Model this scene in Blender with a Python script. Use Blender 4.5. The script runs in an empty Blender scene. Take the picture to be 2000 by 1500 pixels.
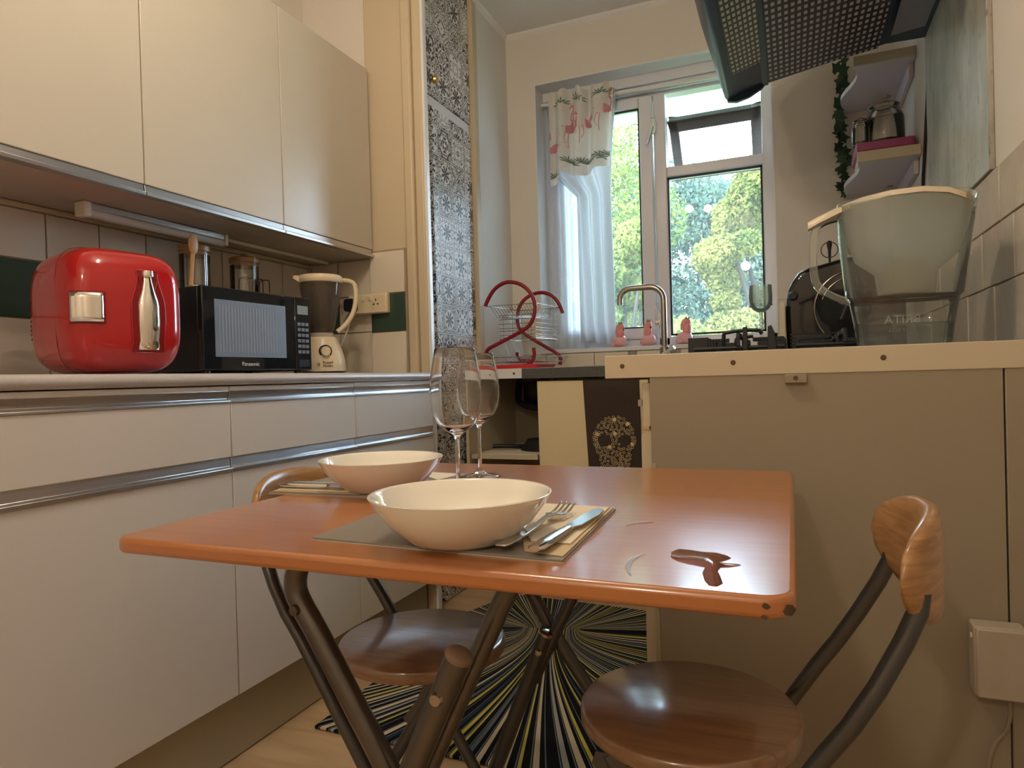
import bpy, bmesh, math, random
import numpy as np
from mathutils import Vector, Matrix
random.seed(7); np.random.seed(7)
PI = math.pi
S = bpy.context.scene
COL = S.collection

# ---------------------------------------------------------------- camera
CAM_Z = 0.89
_y = Vector((545.0, 26.0, -1320.0)).normalized()
_x = -Vector((-3221.0, -80.0, -1320.0)).normalized()
_x = (_x - _y * _x.dot(_y)).normalized()
_z = _x.cross(_y)
ROT = Matrix((_x, _y, _z))                 # world = ROT @ camera space
cd = bpy.data.cameras.new('camera'); cam = bpy.data.objects.new('camera', cd); COL.objects.link(cam)
cd.sensor_width = 36; cd.lens = 36 * 1320 / 2000.0; cd.clip_start = 0.05; cd.clip_end = 200
cam.matrix_world = Matrix.Translation((0, 0, CAM_Z)) @ ROT.to_4x4()
S.camera = cam

# ---------------------------------------------------------------- world, sun, lamps, exposure
S.view_settings.view_transform = 'Standard'; S.view_settings.look = 'None'
S.view_settings.gamma = 1; S.view_settings.use_curve_mapping = False
S.view_settings.exposure = 0.74
W = bpy.data.worlds.new('sky'); S.world = W; W.use_nodes = True
wn = W.node_tree.nodes; wl = W.node_tree.links
bg = wn['Background']
tc = wn.new('ShaderNodeTexCoord'); sx = wn.new('ShaderNodeSeparateXYZ'); rp = wn.new('ShaderNodeValToRGB')
wl.new(tc.outputs['Generated'], sx.inputs[0]); wl.new(sx.outputs['Z'], rp.inputs[0]); wl.new(rp.outputs[0], bg.inputs[0])
rp.color_ramp.elements[0].color = (0.70, 0.86, 1.0, 1); rp.color_ramp.elements[1].color = (0.36, 0.62, 1.0, 1)
SKY = 13.5
bg.inputs[1].default_value = SKY
sd = bpy.data.lights.new('sun', 'SUN'); so = bpy.data.objects.new('sun', sd); COL.objects.link(so)
sd.energy = 6.0; sd.angle = 0.01; sd.color = (1.0, 0.94, 0.82)
so.rotation_euler = Vector((0.45, 0.75, -0.62)).to_track_quat('-Z', 'Y').to_euler()
so.location = (-5, -8, 12)
LAMPS = [(-0.74, 0.96, 2.24, 6.8, .03), (-0.60, 0.90, 2.24, 6.8, .03), (-0.45, -1.50, 2.10, 19.0, .05)]
for lx, ly, lz, e, rad in LAMPS:
    ld = bpy.data.lights.new('ceiling_lamp_bulb', 'POINT'); lo = bpy.data.objects.new('ceiling_lamp_light', ld); COL.objects.link(lo)
    ld.energy = e; ld.color = (1.0, 0.85, 0.66); ld.shadow_soft_size = rad; lo.location = (lx, ly, lz)

# ---------------------------------------------------------------- helpers
def onX(u, v, X): d = ROT @ Vector((u - 1000., 750. - v, -1320.)); return Vector((0, 0, CAM_Z)) + d * (X / d.x)
def onY(u, v, Y): d = ROT @ Vector((u - 1000., 750. - v, -1320.)); return Vector((0, 0, CAM_Z)) + d * (Y / d.y)
def onZ(u, v, Z): d = ROT @ Vector((u - 1000., 750. - v, -1320.)); return Vector((0, 0, CAM_Z)) + d * ((Z - CAM_Z) / d.z)

def M(name, col, rough=0.5, metal=0.0, var=0.08, scale=6.0, bump=0.0, bscale=60.0, spec=0.5, trans=0.0, ior=1.45, coat=0.0, stretch=None, alpha=1.0, sub=0.0):
    m = bpy.data.materials.new(name); m.use_nodes = True; nt = m.node_tree; n = nt.nodes; L = nt.links; p = n['Principled BSDF']
    t = n.new('ShaderNodeTexCoord'); mp = n.new('ShaderNodeMapping'); L.new(t.outputs['Object'], mp.inputs[0])
    if stretch: mp.inputs['Scale'].default_value = stretch
    ns = n.new('ShaderNodeTexNoise'); ns.inputs['Scale'].default_value = scale; ns.inputs['Detail'].default_value = 5
    L.new(mp.outputs[0], ns.inputs['Vector'])
    mx = n.new('ShaderNodeMix'); mx.data_type = 'RGBA'
    mx.inputs['A'].default_value = (*[c * (1 - var) for c in col], 1); mx.inputs['B'].default_value = (*[min(1, c * (1 + var)) for c in col], 1)
    L.new(ns.outputs['Fac'], mx.inputs['Factor']); L.new(mx.outputs['Result'], p.inputs['Base Color'])
    p.inputs['Roughness'].default_value = rough; p.inputs['Metallic'].default_value = metal
    p.inputs['Specular IOR Level'].default_value = spec; p.inputs['IOR'].default_value = ior
    p.inputs['Transmission Weight'].default_value = trans; p.inputs['Coat Weight'].default_value = coat; p.inputs['Coat Roughness'].default_value = 0.05
    p.inputs['Alpha'].default_value = alpha
    if bump:
        b = n.new('ShaderNodeBump'); n2 = n.new('ShaderNodeTexNoise'); n2.inputs['Scale'].default_value = bscale; n2.inputs['Detail'].default_value = 4
        L.new(mp.outputs[0], n2.inputs['Vector']); L.new(n2.outputs['Fac'], b.inputs['Height']); b.inputs['Strength'].default_value = bump; b.inputs['Distance'].default_value = 0.002
        L.new(b.outputs[0], p.inputs['Normal'])
    return m

def M_wood(name, c1, c2, rough=0.35, scale=(3, 30, 30), spec=0.5, coat=0.0):
    m = bpy.data.materials.new(name); m.use_nodes = True; nt = m.node_tree; n = nt.nodes; L = nt.links; p = n['Principled BSDF']
    t = n.new('ShaderNodeTexCoord'); mp = n.new('ShaderNodeMapping'); L.new(t.outputs['Object'], mp.inputs[0]); mp.inputs['Scale'].default_value = scale
    ns = n.new('ShaderNodeTexNoise'); ns.inputs['Scale'].default_value = 1.6; ns.inputs['Detail'].default_value = 8; ns.inputs['Distortion'].default_value = 0.6
    L.new(mp.outputs[0], ns.inputs['Vector'])
    r = n.new('ShaderNodeValToRGB'); L.new(ns.outputs['Fac'], r.inputs[0])
    r.color_ramp.elements[0].position = 0.34; r.color_ramp.elements[1].position = 0.66
    r.color_ramp.elements[0].color = (*c1, 1); r.color_ramp.elements[1].color = (*c2, 1)
    L.new(r.outputs[0], p.inputs['Base Color']); p.inputs['Roughness'].default_value = rough; p.inputs['Specular IOR Level'].default_value = spec
    p.inputs['Coat Weight'].default_value = coat; p.inputs['Coat Roughness'].default_value = 0.14; p.inputs['Coat IOR'].default_value = 1.65
    return m

def M_pane(name, tint=(1, 1, 1), refl=1.0, rough=0.0, milk=0.0, milkcol=(0.9, 0.9, 0.9)):
    """thin clear sheet: transparent with a Fresnel reflection"""
    m = bpy.data.materials.new(name); m.use_nodes = True; nt = m.node_tree; n = nt.nodes; L = nt.links
    n.remove(n['Principled BSDF']); out = n['Material Output']
    tr = n.new('ShaderNodeBsdfTransparent'); tr.inputs[0].default_value = (*tint, 1)
    gl = n.new('ShaderNodeBsdfGlossy'); gl.inputs['Roughness'].default_value = rough
    fr = n.new('ShaderNodeFresnel'); fr.inputs[0].default_value = 1.45
    mu = n.new('ShaderNodeMath'); mu.operation = 'MULTIPLY'; mu.inputs[1].default_value = refl; L.new(fr.outputs[0], mu.inputs[0])
    mx = n.new('ShaderNodeMixShader'); L.new(mu.outputs[0], mx.inputs[0]); L.new(tr.outputs[0], mx.inputs[1]); L.new(gl.outputs[0], mx.inputs[2])
    last = mx
    if milk:
        df = n.new('ShaderNodeBsdfDiffuse'); df.inputs[0].default_value = (*milkcol, 1)
        tl = n.new('ShaderNodeBsdfTranslucent'); tl.inputs[0].default_value = (*milkcol, 1)
        m2 = n.new('ShaderNodeMixShader'); m2.inputs[0].default_value = 0.5; L.new(df.outputs[0], m2.inputs[1]); L.new(tl.outputs[0], m2.inputs[2])
        m3 = n.new('ShaderNodeMixShader'); m3.inputs[0].default_value = milk; L.new(mx.outputs[0], m3.inputs[1]); L.new(m2.outputs[0], m3.inputs[2]); last = m3
    L.new(last.outputs[0], out.inputs[0])
    return m

def M_cloth(name, col, transl=0.5, see=0.0, rough=0.9, var=0.05):
    m = bpy.data.materials.new(name); m.use_nodes = True; nt = m.node_tree; n = nt.nodes; L = nt.links
    n.remove(n['Principled BSDF']); out = n['Material Output']
    t = n.new('ShaderNodeTexCoord'); ns = n.new('ShaderNodeTexNoise'); ns.inputs['Scale'].default_value = 90; L.new(t.outputs['Object'], ns.inputs['Vector'])
    mx0 = n.new('ShaderNodeMix'); mx0.data_type = 'RGBA'; mx0.inputs['A'].default_value = (*[c * (1 - var) for c in col], 1); mx0.inputs['B'].default_value = (*[min(1, c * (1 + var)) for c in col], 1)
    L.new(ns.outputs['Fac'], mx0.inputs['Factor'])
    df = n.new('ShaderNodeBsdfDiffuse'); tl = n.new('ShaderNodeBsdfTranslucent'); L.new(mx0.outputs['Result'], df.inputs[0]); L.new(mx0.outputs['Result'], tl.inputs[0])
    mx = n.new('ShaderNodeMixShader'); mx.inputs[0].default_value = transl; L.new(df.outputs[0], mx.inputs[1]); L.new(tl.outputs[0], mx.inputs[2])
    last = mx
    if see:
        tr = n.new('ShaderNodeBsdfTransparent'); m2 = n.new('ShaderNodeMixShader'); m2.inputs[0].default_value = see
        L.new(mx.outputs[0], m2.inputs[1]); L.new(tr.outputs[0], m2.inputs[2]); last = m2
    L.new(last.outputs[0], out.inputs[0]); return m

class MB:
    def __init__(s): s.v = []; s.f = []
    def add(s, vs, fs):
        o = len(s.v); s.v += [Vector(v) for v in vs]; s.f += [[i + o for i in f] for f in fs]; return s
    def box(s, x0, x1, y0, y1, z0, z1):
        return s.add([(x0, y0, z0), (x1, y0, z0), (x1, y1, z0), (x0, y1, z0), (x0, y0, z1), (x1, y0, z1), (x1, y1, z1), (x0, y1, z1)],
                     [(0, 3, 2, 1), (4, 5, 6, 7), (0, 1, 5, 4), (1, 2, 6, 5), (2, 3, 7, 6), (3, 0, 4, 7)])
    def prism(s, poly, axis, a, b):
        """poly: 2D points; extruded along axis from a to b. axis x:(y,z) y:(x,z) z:(x,y)"""
        n = len(poly)
        def P(p, t): return {'x': (t, p[0], p[1]), 'y': (p[0], t, p[1]), 'z': (p[0], p[1], t)}[axis]
        vs = [P(p, a) for p in poly] + [P(p, b) for p in poly]
        fs = [list(range(n))[::-1], [i + n for i in range(n)]] + [(i, (i + 1) % n, (i + 1) % n + n, i + n) for i in range(n)]
        return s.add(vs, fs)
    def tube(s, pts, r, n=10, closed=False, cap=True):
        pts = [Vector(p) for p in pts]; m = len(pts); rr = r if isinstance(r, (list, tuple)) else [r] * m
        rings = []; prev = None
        for i, p in enumerate(pts):
            if closed: t = (pts[(i + 1) % m] - pts[i - 1])
            else: t = (pts[min(i + 1, m - 1)] - pts[max(i - 1, 0)])
            t.normalize()
            if prev is None:
                up = Vector((0, 0, 1)) if abs(t.z) < 0.9 else Vector((1, 0, 0)); u = t.cross(up).normalized()
            else: u = (prev - t * prev.dot(t)).normalized()
            prev = u; w = t.cross(u)
            rings.append([p + (u * math.cos(2 * PI * k / n) + w * math.sin(2 * PI * k / n)) * rr[i] for k in range(n)])
        vs = [v for R in rings for v in R]; fs = []
        for i in range(m if closed else m - 1):
            j = (i + 1) % m
            for k in range(n): fs.append((i * n + k, i * n + (k + 1) % n, j * n + (k + 1) % n, j * n + k))
        if cap and not closed: fs += [list(range(n))[::-1], [(m - 1) * n + k for k in range(n)]]
        return s.add(vs, fs)
    def lathe(s, prof, c=(0, 0, 0), n=32, axis='z', a0=0, a1=2 * PI):
        full = abs(a1 - a0 - 2 * PI) < 1e-6; vs = []; fs = []; m = len(prof); nn = n if full else n + 1
        for k in range(nn):
            a = a0 + (a1 - a0) * k / n
            for r, z in prof:
                x, y = r * math.cos(a), r * math.sin(a)
                vs.append({'z': (c[0] + x, c[1] + y, c[2] + z), 'x': (c[0] + z, c[1] + x, c[2] + y), 'y': (c[0] + x, c[1] + z, c[2] + y)}[axis])
        for k in range(n):
            k2 = (k + 1) % nn
            for i in range(m - 1): fs.append((k * m + i, k2 * m + i, k2 * m + i + 1, k * m + i + 1))
        return s.add(vs, fs)
    def sq(s, c, a, b, h, e1=0.35, e2=0.35, nu=28, nv=20):
        """superquadric rounded box"""
        def f(w, e): return math.copysign(abs(w) ** e, w)
        vs = []; fs = []
        for j in range(nv + 1):
            t = -PI / 2 + PI * j / nv
            for i in range(nu):
                p = 2 * PI * i / nu
                vs.append((c[0] + a * f(math.cos(t), e1) * f(math.cos(p), e2), c[1] + b * f(math.cos(t), e1) * f(math.sin(p), e2), c[2] + h * f(math.sin(t), e1)))
        for j in range(nv):
            for i in range(nu): fs.append((j * nu + i, j * nu + (i + 1) % nu, (j + 1) * nu + (i + 1) % nu, (j + 1) * nu + i))
        return s.add(vs, fs)
    def grid(s, fn, nu, nv):
        vs = [fn(i / nu, j / nv) for j in range(nv + 1) for i in range(nu + 1)]
        fs = [(j * (nu + 1) + i, j * (nu + 1) + i + 1, (j + 1) * (nu + 1) + i + 1, (j + 1) * (nu + 1) + i) for j in range(nv) for i in range(nu)]
        return s.add(vs, fs)
    def xf(s, mat):
        s.v = [mat @ v for v in s.v]; return s

def wloc(o):
    l = Vector((0, 0, 0))
    while o: l = l + o.location; o = o.parent
    return l
def obj(name, mb, mat, parent=None, smooth=False, bevel=0.0, world=True, solid=0.0, seg=2, sharp=40):
    """one mesh object; vertices given in world coordinates when world=True"""
    off = wloc(parent) if (parent and world) else Vector((0, 0, 0))
    me = bpy.data.meshes.new(name); me.from_pydata([tuple(v - off) for v in mb.v], [], mb.f)
    bm = bmesh.new(); bm.from_mesh(me); bmesh.ops.remove_doubles(bm, verts=bm.verts, dist=1e-6); bmesh.ops.recalc_face_normals(bm, faces=bm.faces); bm.to_mesh(me); bm.free()
    me.materials.append(mat)
    o = bpy.data.objects.new(name, me); COL.objects.link(o)
    if parent: o.parent = parent
    if bevel:
        b = o.modifiers.new('bevel', 'BEVEL'); b.width = bevel; b.segments = seg; b.limit_method = 'ANGLE'; b.angle_limit = math.radians(35)
    if solid:
        b = o.modifiers.new('solid', 'SOLIDIFY'); b.thickness = solid; b.offset = 0
    if smooth or bevel:
        me.shade_smooth()
        if smooth != 'all':
            me.set_sharp_from_angle(angle=math.radians(sharp))
    return o
def tag(o, label, cat=None, group=None, kind=None):
    o['label'] = label
    if cat: o['category'] = cat
    if group: o['group'] = group
    if kind: o['kind'] = kind
    return o
def thing(name, label, cat, loc=(0, 0, 0), rz=0, group=None):
    o = bpy.data.objects.new(name, None); COL.objects.link(o); o.empty_display_size = 0.05
    o.location = loc; o.rotation_euler = (0, 0, rz); return tag(o, label, cat, group)
def struct(name, mb, mat, label=None, bevel=0.0, **k):
    o = obj(name, mb, mat, bevel=bevel, **k); o['kind'] = 'structure'
    if label: o['label'] = label
    return o
def copy_tree(o, parent=None):
    c = o.copy(); COL.objects.link(c); c.parent = parent
    for ch in list(o.children): copy_tree(ch, c)
    return c
def text_mesh(name, s, size, mat, parent, mtx, ext=0.0004, world=False):
    cu = bpy.data.curves.new('t', 'FONT'); cu.body = s; cu.size = size; cu.extrude = ext; cu.align_x = 'CENTER'; cu.align_y = 'CENTER'
    to = bpy.data.objects.new('t', cu); COL.objects.link(to); bpy.context.view_layer.update()
    me = bpy.data.meshes.new_from_object(to.evaluated_get(bpy.context.evaluated_depsgraph_get())); me.name = name
    bpy.data.objects.remove(to); me.transform(mtx)
    if world and parent: me.transform(Matrix.Translation(-wloc(parent)))
    me.materials.clear(); me.materials.append(mat)
    o = bpy.data.objects.new(name, me); COL.objects.link(o); o.parent = parent; return o
def arc(c, r, a0, a1, n, plane='xz', y=0):
    out = []
    for i in range(n + 1):
        a = a0 + (a1 - a0) * i / n; u, w = c[0] + r * math.cos(a), c[1] + r * math.sin(a)
        out.append({'xz': (u, y, w), 'xy': (u, w, y), 'yz': (y, u, w)}[plane])
    return out
def rrect(x0, x1, y0, y1, r, n=6):
    pts = []
    for cx, cy, a in ((x1 - r, y1 - r, 0), (x0 + r, y1 - r, PI / 2), (x0 + r, y0 + r, PI), (x1 - r, y0 + r, 1.5 * PI)):
        for i in range(n + 1): pts.append((cx + r * math.cos(a + PI / 2 * i / n), cy + r * math.sin(a + PI / 2 * i / n)))
    return pts
def smoothpath(pts, it=2):
    pts = [Vector(p) for p in pts]
    for _ in range(it):
        q = [pts[0]]
        for a, b in zip(pts[:-1], pts[1:]): q += [a * 0.75 + b * 0.25, a * 0.25 + b * 0.75]
        q.append(pts[-1]); pts = q
    return pts

# ---------------------------------------------------------------- materials
m_wall = M('wall_paint', (0.72, 0.66, 0.58), 0.7, var=0.04, scale=2.5, bump=0.25, bscale=70)
m_wallw = M('white_wall_paint', (0.72, 0.70, 0.66), 0.65, var=0.04, scale=2.5, bump=0.2, bscale=70)
m_ceil = M('ceiling_paint', (0.80, 0.78, 0.74), 0.75, var=0.03, bump=0.15)
m_cream = M('cream_gloss_paint', (0.58, 0.48, 0.33), 0.38, var=0.04, scale=3, bump=0.08, bscale=30)
m_trimw = M('white_gloss_trim', (0.74, 0.73, 0.72), 0.3, var=0.03, bump=0.05)
m_tile = M('cream_wall_tile', (0.70, 0.62, 0.50), 0.22, var=0.04, scale=4, bump=0.05, bscale=12)
m_tilel = M('pinkish_cream_tile', (0.66, 0.59, 0.52), 0.25, var=0.04, scale=4, bump=0.05, bscale=12)
m_tileg = M('dark_green_tile', (0.045, 0.075, 0.055), 0.2, var=0.08, bump=0.04)
m_tilegl = M('glossy_cream_tile', (0.60, 0.53, 0.44), 0.05, var=0.04, scale=4, bump=1.0, bscale=13, spec=0.8, coat=0.0)
m_tilegrey = M('grey_inset_tile', (0.30, 0.29, 0.27), 0.3, var=0.1)
m_grout = M('grout', (0.34, 0.26, 0.17), 0.9, var=0.15, scale=30)
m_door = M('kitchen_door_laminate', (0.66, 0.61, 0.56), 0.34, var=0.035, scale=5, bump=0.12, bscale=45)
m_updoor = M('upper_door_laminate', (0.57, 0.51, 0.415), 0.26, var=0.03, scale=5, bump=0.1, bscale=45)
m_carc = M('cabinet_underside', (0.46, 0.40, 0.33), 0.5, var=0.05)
m_plinth = M('brown_plinth', (0.42, 0.36, 0.25), 0.45, var=0.06)
m_alu = M('brushed_aluminium', (0.62, 0.60, 0.60), 0.3, 1.0, var=0.25, scale=8, stretch=(60, 1.2, 60), bump=0.15, bscale=20)
m_chrome = M('chrome', (0.85, 0.83, 0.80), 0.06, 1.0, var=0.02)
m_steel = M('brushed_steel', (0.42, 0.38, 0.33), 0.26, 1.0, var=0.08, scale=30)
m_steelc = M('cutlery_steel', (0.70, 0.68, 0.65), 0.16, 1.0, var=0.03)
m_black = M('black_plastic', (0.012, 0.013, 0.016), 0.25, var=0.2)
m_blackm = M('black_cast_iron', (0.014, 0.016, 0.018), 0.5, var=0.2, bump=0.2)
m_blackg = M('black_gloss_glass', (0.010, 0.011, 0.014), 0.04, var=0.1, spec=0.7)
m_gap = M('dark_gap', (0.03, 0.022, 0.016), 0.9, var=0.2)
m_red = M('red_gloss_plastic', (0.44, 0.009, 0.012), 0.14, var=0.06, coat=0.6)
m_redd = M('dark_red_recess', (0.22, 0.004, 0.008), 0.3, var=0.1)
m_redr = M('red_rubber_tube', (0.24, 0.010, 0.018), 0.35, var=0.1)
m_redt = M('red_tray_plastic', (0.62, 0.03, 0.03), 0.3, var=0.06)
m_blend = M('cream_appliance_plastic', (0.76, 0.63, 0.43), 0.3, var=0.03)
m_white = M('white_plastic', (0.72, 0.68, 0.60), 0.35, var=0.03)
m_upvc = M('white_upvc', (0.74, 0.73, 0.76), 0.25, var=0.03, scale=3)
m_gasket = M('black_gasket', (0.012, 0.016, 0.022), 0.5, var=0.2)
m_sashout = M('brown_upvc_outer', (0.055, 0.035, 0.035), 0.4, var=0.3, stretch=(3, 30, 30))
m_lam = M('laminate_worktop', (0.50, 0.46, 0.44), 0.32, var=0.16, scale=260, bump=0.05)
m_lamd = M('dark_laminate_edge', (0.085, 0.085, 0.08), 0.5, var=0.35, scale=90)
m_pen = M('peninsula_panel', (0.31, 0.262, 0.19), 0.5, var=0.035, scale=3, bump=0.1, bscale=40)
m_pentop = M('cream_edge_strip', (0.58, 0.50, 0.36), 0.4, var=0.03, scale=3)
m_sinkd = M('cream_cupboard_door', (0.80, 0.66, 0.40), 0.4, var=0.02)
m_towel = M('brown_towel', (0.055, 0.038, 0.030), 0.95, var=0.15, scale=60, bump=0.4, bscale=300)
m_skull = M('cream_print', (0.75, 0.60, 0.34), 0.8, var=0.2, scale=60)
m_table = M_wood('cherry_table_top', (0.40, 0.135, 0.036), (0.46, 0.165, 0.046), 0.30, (2.5, 60, 30), coat=0.7)
m_seat = M_wood('chair_wood', (0.20, 0.105, 0.055), (0.29, 0.155, 0.078), 0.30, (4, 40, 40), coat=0.9)
m_cwood = M_wood('chair_back_wood', (0.29, 0.14, 0.05), (0.46, 0.25, 0.105), 0.3, (14, 9, 70), coat=0.2)
m_edge = M_wood('chipped_core', (0.05, 0.03, 0.02), (0.10, 0.06, 0.04), 0.9)
m_tubem = M('bronze_grey_tube', (0.13, 0.118, 0.105), 0.28, 0.85, var=0.08, scale=20)
m_tubeb = M('dark_grey_tube', (0.10, 0.10, 0.10), 0.3, 0.8, var=0.08, scale=20)
m_floor = M_wood('oak_floor', (0.50, 0.33, 0.18), (0.64, 0.45, 0.27), 0.4, (2, 12, 8))
m_bowl = M('white_opal_glass', (0.84, 0.80, 0.71), 0.05, var=0.01, coat=0.6)
m_mat = M('taupe_placemat', (0.25, 0.22, 0.19), 0.45, var=0.04, bump=0.2, bscale=200)
m_matw = M('placemat_edge', (0.55, 0.50, 0.45), 0.5)
m_nap = M('cream_napkin', (0.80, 0.70, 0.54), 0.85, var=0.03, bump=0.2, bscale=150)
m_hood = M('navy_hood_metal', (0.022, 0.042, 0.080), 0.35, 0.1, var=0.1, scale=10)
m_pink = M('pink_ceramic', (0.82, 0.32, 0.30), 0.3, var=0.05)
m_pinkl = M('pale_pink_ceramic', (0.84, 0.45, 0.45), 0.35, var=0.05)
m_gold = M('dull_gold', (0.34, 0.25, 0.12), 0.4, 0.7)
m_brass = M('brass_knob', (0.65, 0.45, 0.18), 0.25, 0.9)
m_jarlid = M_wood('bamboo_lid', (0.25, 0.14, 0.06), (0.38, 0.24, 0.11), 0.4, (4, 4, 80))
m_spoon = M_wood('wooden_spoon', (0.42, 0.24, 0.10), (0.52, 0.32, 0.15), 0.5, (30, 30, 3))
m_shelf = M('white_shelf_board', (0.62, 0.57, 0.60), 0.4, var=0.03)
m_leaf = M('dark_ivy_leaf', (0.02, 0.06, 0.03), 0.5, var=0.3)
m_pinkbox = M('magenta_plastic', (0.36, 0.07, 0.17), 0.35, var=0.1)
m_terra = M('copper_clay', (0.50, 0.22, 0.12), 0.3, var=0.1)
m_glass = M('drinking_glass', (1, 1, 1), 0.0, var=0.0, trans=1.0, ior=1.45)
m_pane = M_pane('window_glass', (0.97, 0.99, 0.99), 1.0, 0.0, 0.035, (0.85, 0.95, 1.0))  # haze over the trees put into the glass as a milky tint
m_thin = M_pane('thin_clear_glass', (0.95, 0.96, 0.95), 1.6, 0.02)
m_jug = M_pane('clear_jug_plastic', (0.93, 0.96, 0.94), 2.6, 0.04, 0.05, (0.75, 0.82, 0.80))
m_funnel = M_pane('milky_funnel', (0.90, 0.92, 0.92), 0.8, 0.1, 0.68, (0.90, 0.92, 0.89))
m_blendjar = M_pane('smoky_jug_plastic', (0.72, 0.66, 0.60), 1.2, 0.05, 0.30, (0.40, 0.34, 0.28))
m_water = M('water', (1, 1, 1), 0.02, var=0, trans=1.0, ior=1.33)
m_curt = M_cloth('white_curtain', (0.60, 0.605, 0.615), 0.36)
m_net = M_cloth('sheer_white_curtain', (0.85, 0.90, 0.95), 0.6, 0.25)
m_fla = M_cloth('flamingo_pink_print', (0.78, 0.38, 0.42), 0.4)
m_flg = M_cloth('frond_green_print', (0.24, 0.32, 0.26), 0.3)
m_ink = M('dark_print', (0.02, 0.018, 0.016), 0.5)
m_inkl = M('silver_print', (0.6, 0.6, 0.6), 0.4)
m_knobw = M('cream_knob', (0.78, 0.66, 0.46), 0.25)
m_screw = M('brown_screw_cap', (0.10, 0.055, 0.03), 0.5, var=0.2)
m_cord = M('black_cable', (0.01, 0.01, 0.01), 0.45)
m_cordw = M('dirty_white_cable', (0.30, 0.24, 0.17), 0.5)
m_marble = None

def mat_marble():
    m = bpy.data.materials.new('grey_travertine_panel'); m.use_nodes = True; n = m.node_tree.nodes; L = m.node_tree.links; p = n['Principled BSDF']
    t = n.new('ShaderNodeTexCoord'); mp = n.new('ShaderNodeMapping'); L.new(t.outputs['Object'], mp.inputs[0]); mp.inputs['Scale'].default_value = (5, 5, 1.7)
    a = n.new('ShaderNodeTexNoise'); a.inputs['Scale'].default_value = 1.5; a.inputs['Detail'].default_value = 10; a.inputs['Roughness'].default_value = 0.7
    L.new(mp.outputs[0], a.inputs['Vector'])
    r = n.new('ShaderNodeValToRGB'); L.new(a.outputs['Fac'], r.inputs[0]); e = r.color_ramp.elements
    e[0].position = 0.3; e[0].color = (0.24, 0.22, 0.18, 1); e[1].position = 0.62; e[1].color = (0.52, 0.49, 0.43, 1)
    b = n.new('ShaderNodeTexNoise'); b.inputs['Scale'].default_value = 14; b.inputs['Detail'].default_value = 3; L.new(mp.outputs[0], b.inputs['Vector'])
    r2 = n.new('ShaderNodeValToRGB'); L.new(b.outputs['Fac'], r2.inputs[0]); r2.color_ramp.elements[0].position = 0.30; r2.color_ramp.elements[1].position = 0.36
    r2.color_ramp.elements[0].color = (0.35, 0.35, 0.35, 1)
    mx = n.new('ShaderNodeMix'); mx.data_type = 'RGBA'; mx.blend_type = 'MULTIPLY'; mx.inputs['Factor'].default_value = 0.8
    L.new(r.outputs[0], mx.inputs['A']); L.new(r2.outputs[0], mx.inputs['B']); L.new(mx.outputs['Result'], p.inputs['Base Color']); p.inputs['Roughness'].default_value = 0.35
    return m
m_marble = mat_marble()

def mathn(nt, op, a, b=None, c=None):
    n = nt.nodes.new('ShaderNodeMath'); n.operation = op
    for i, v in enumerate((a, b, c)):
        if v is None: continue
        if isinstance(v, (int, float)): n.inputs[i].default_value = v
        else: nt.links.new(v, n.inputs[i])
    return n.outputs[0]

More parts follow.
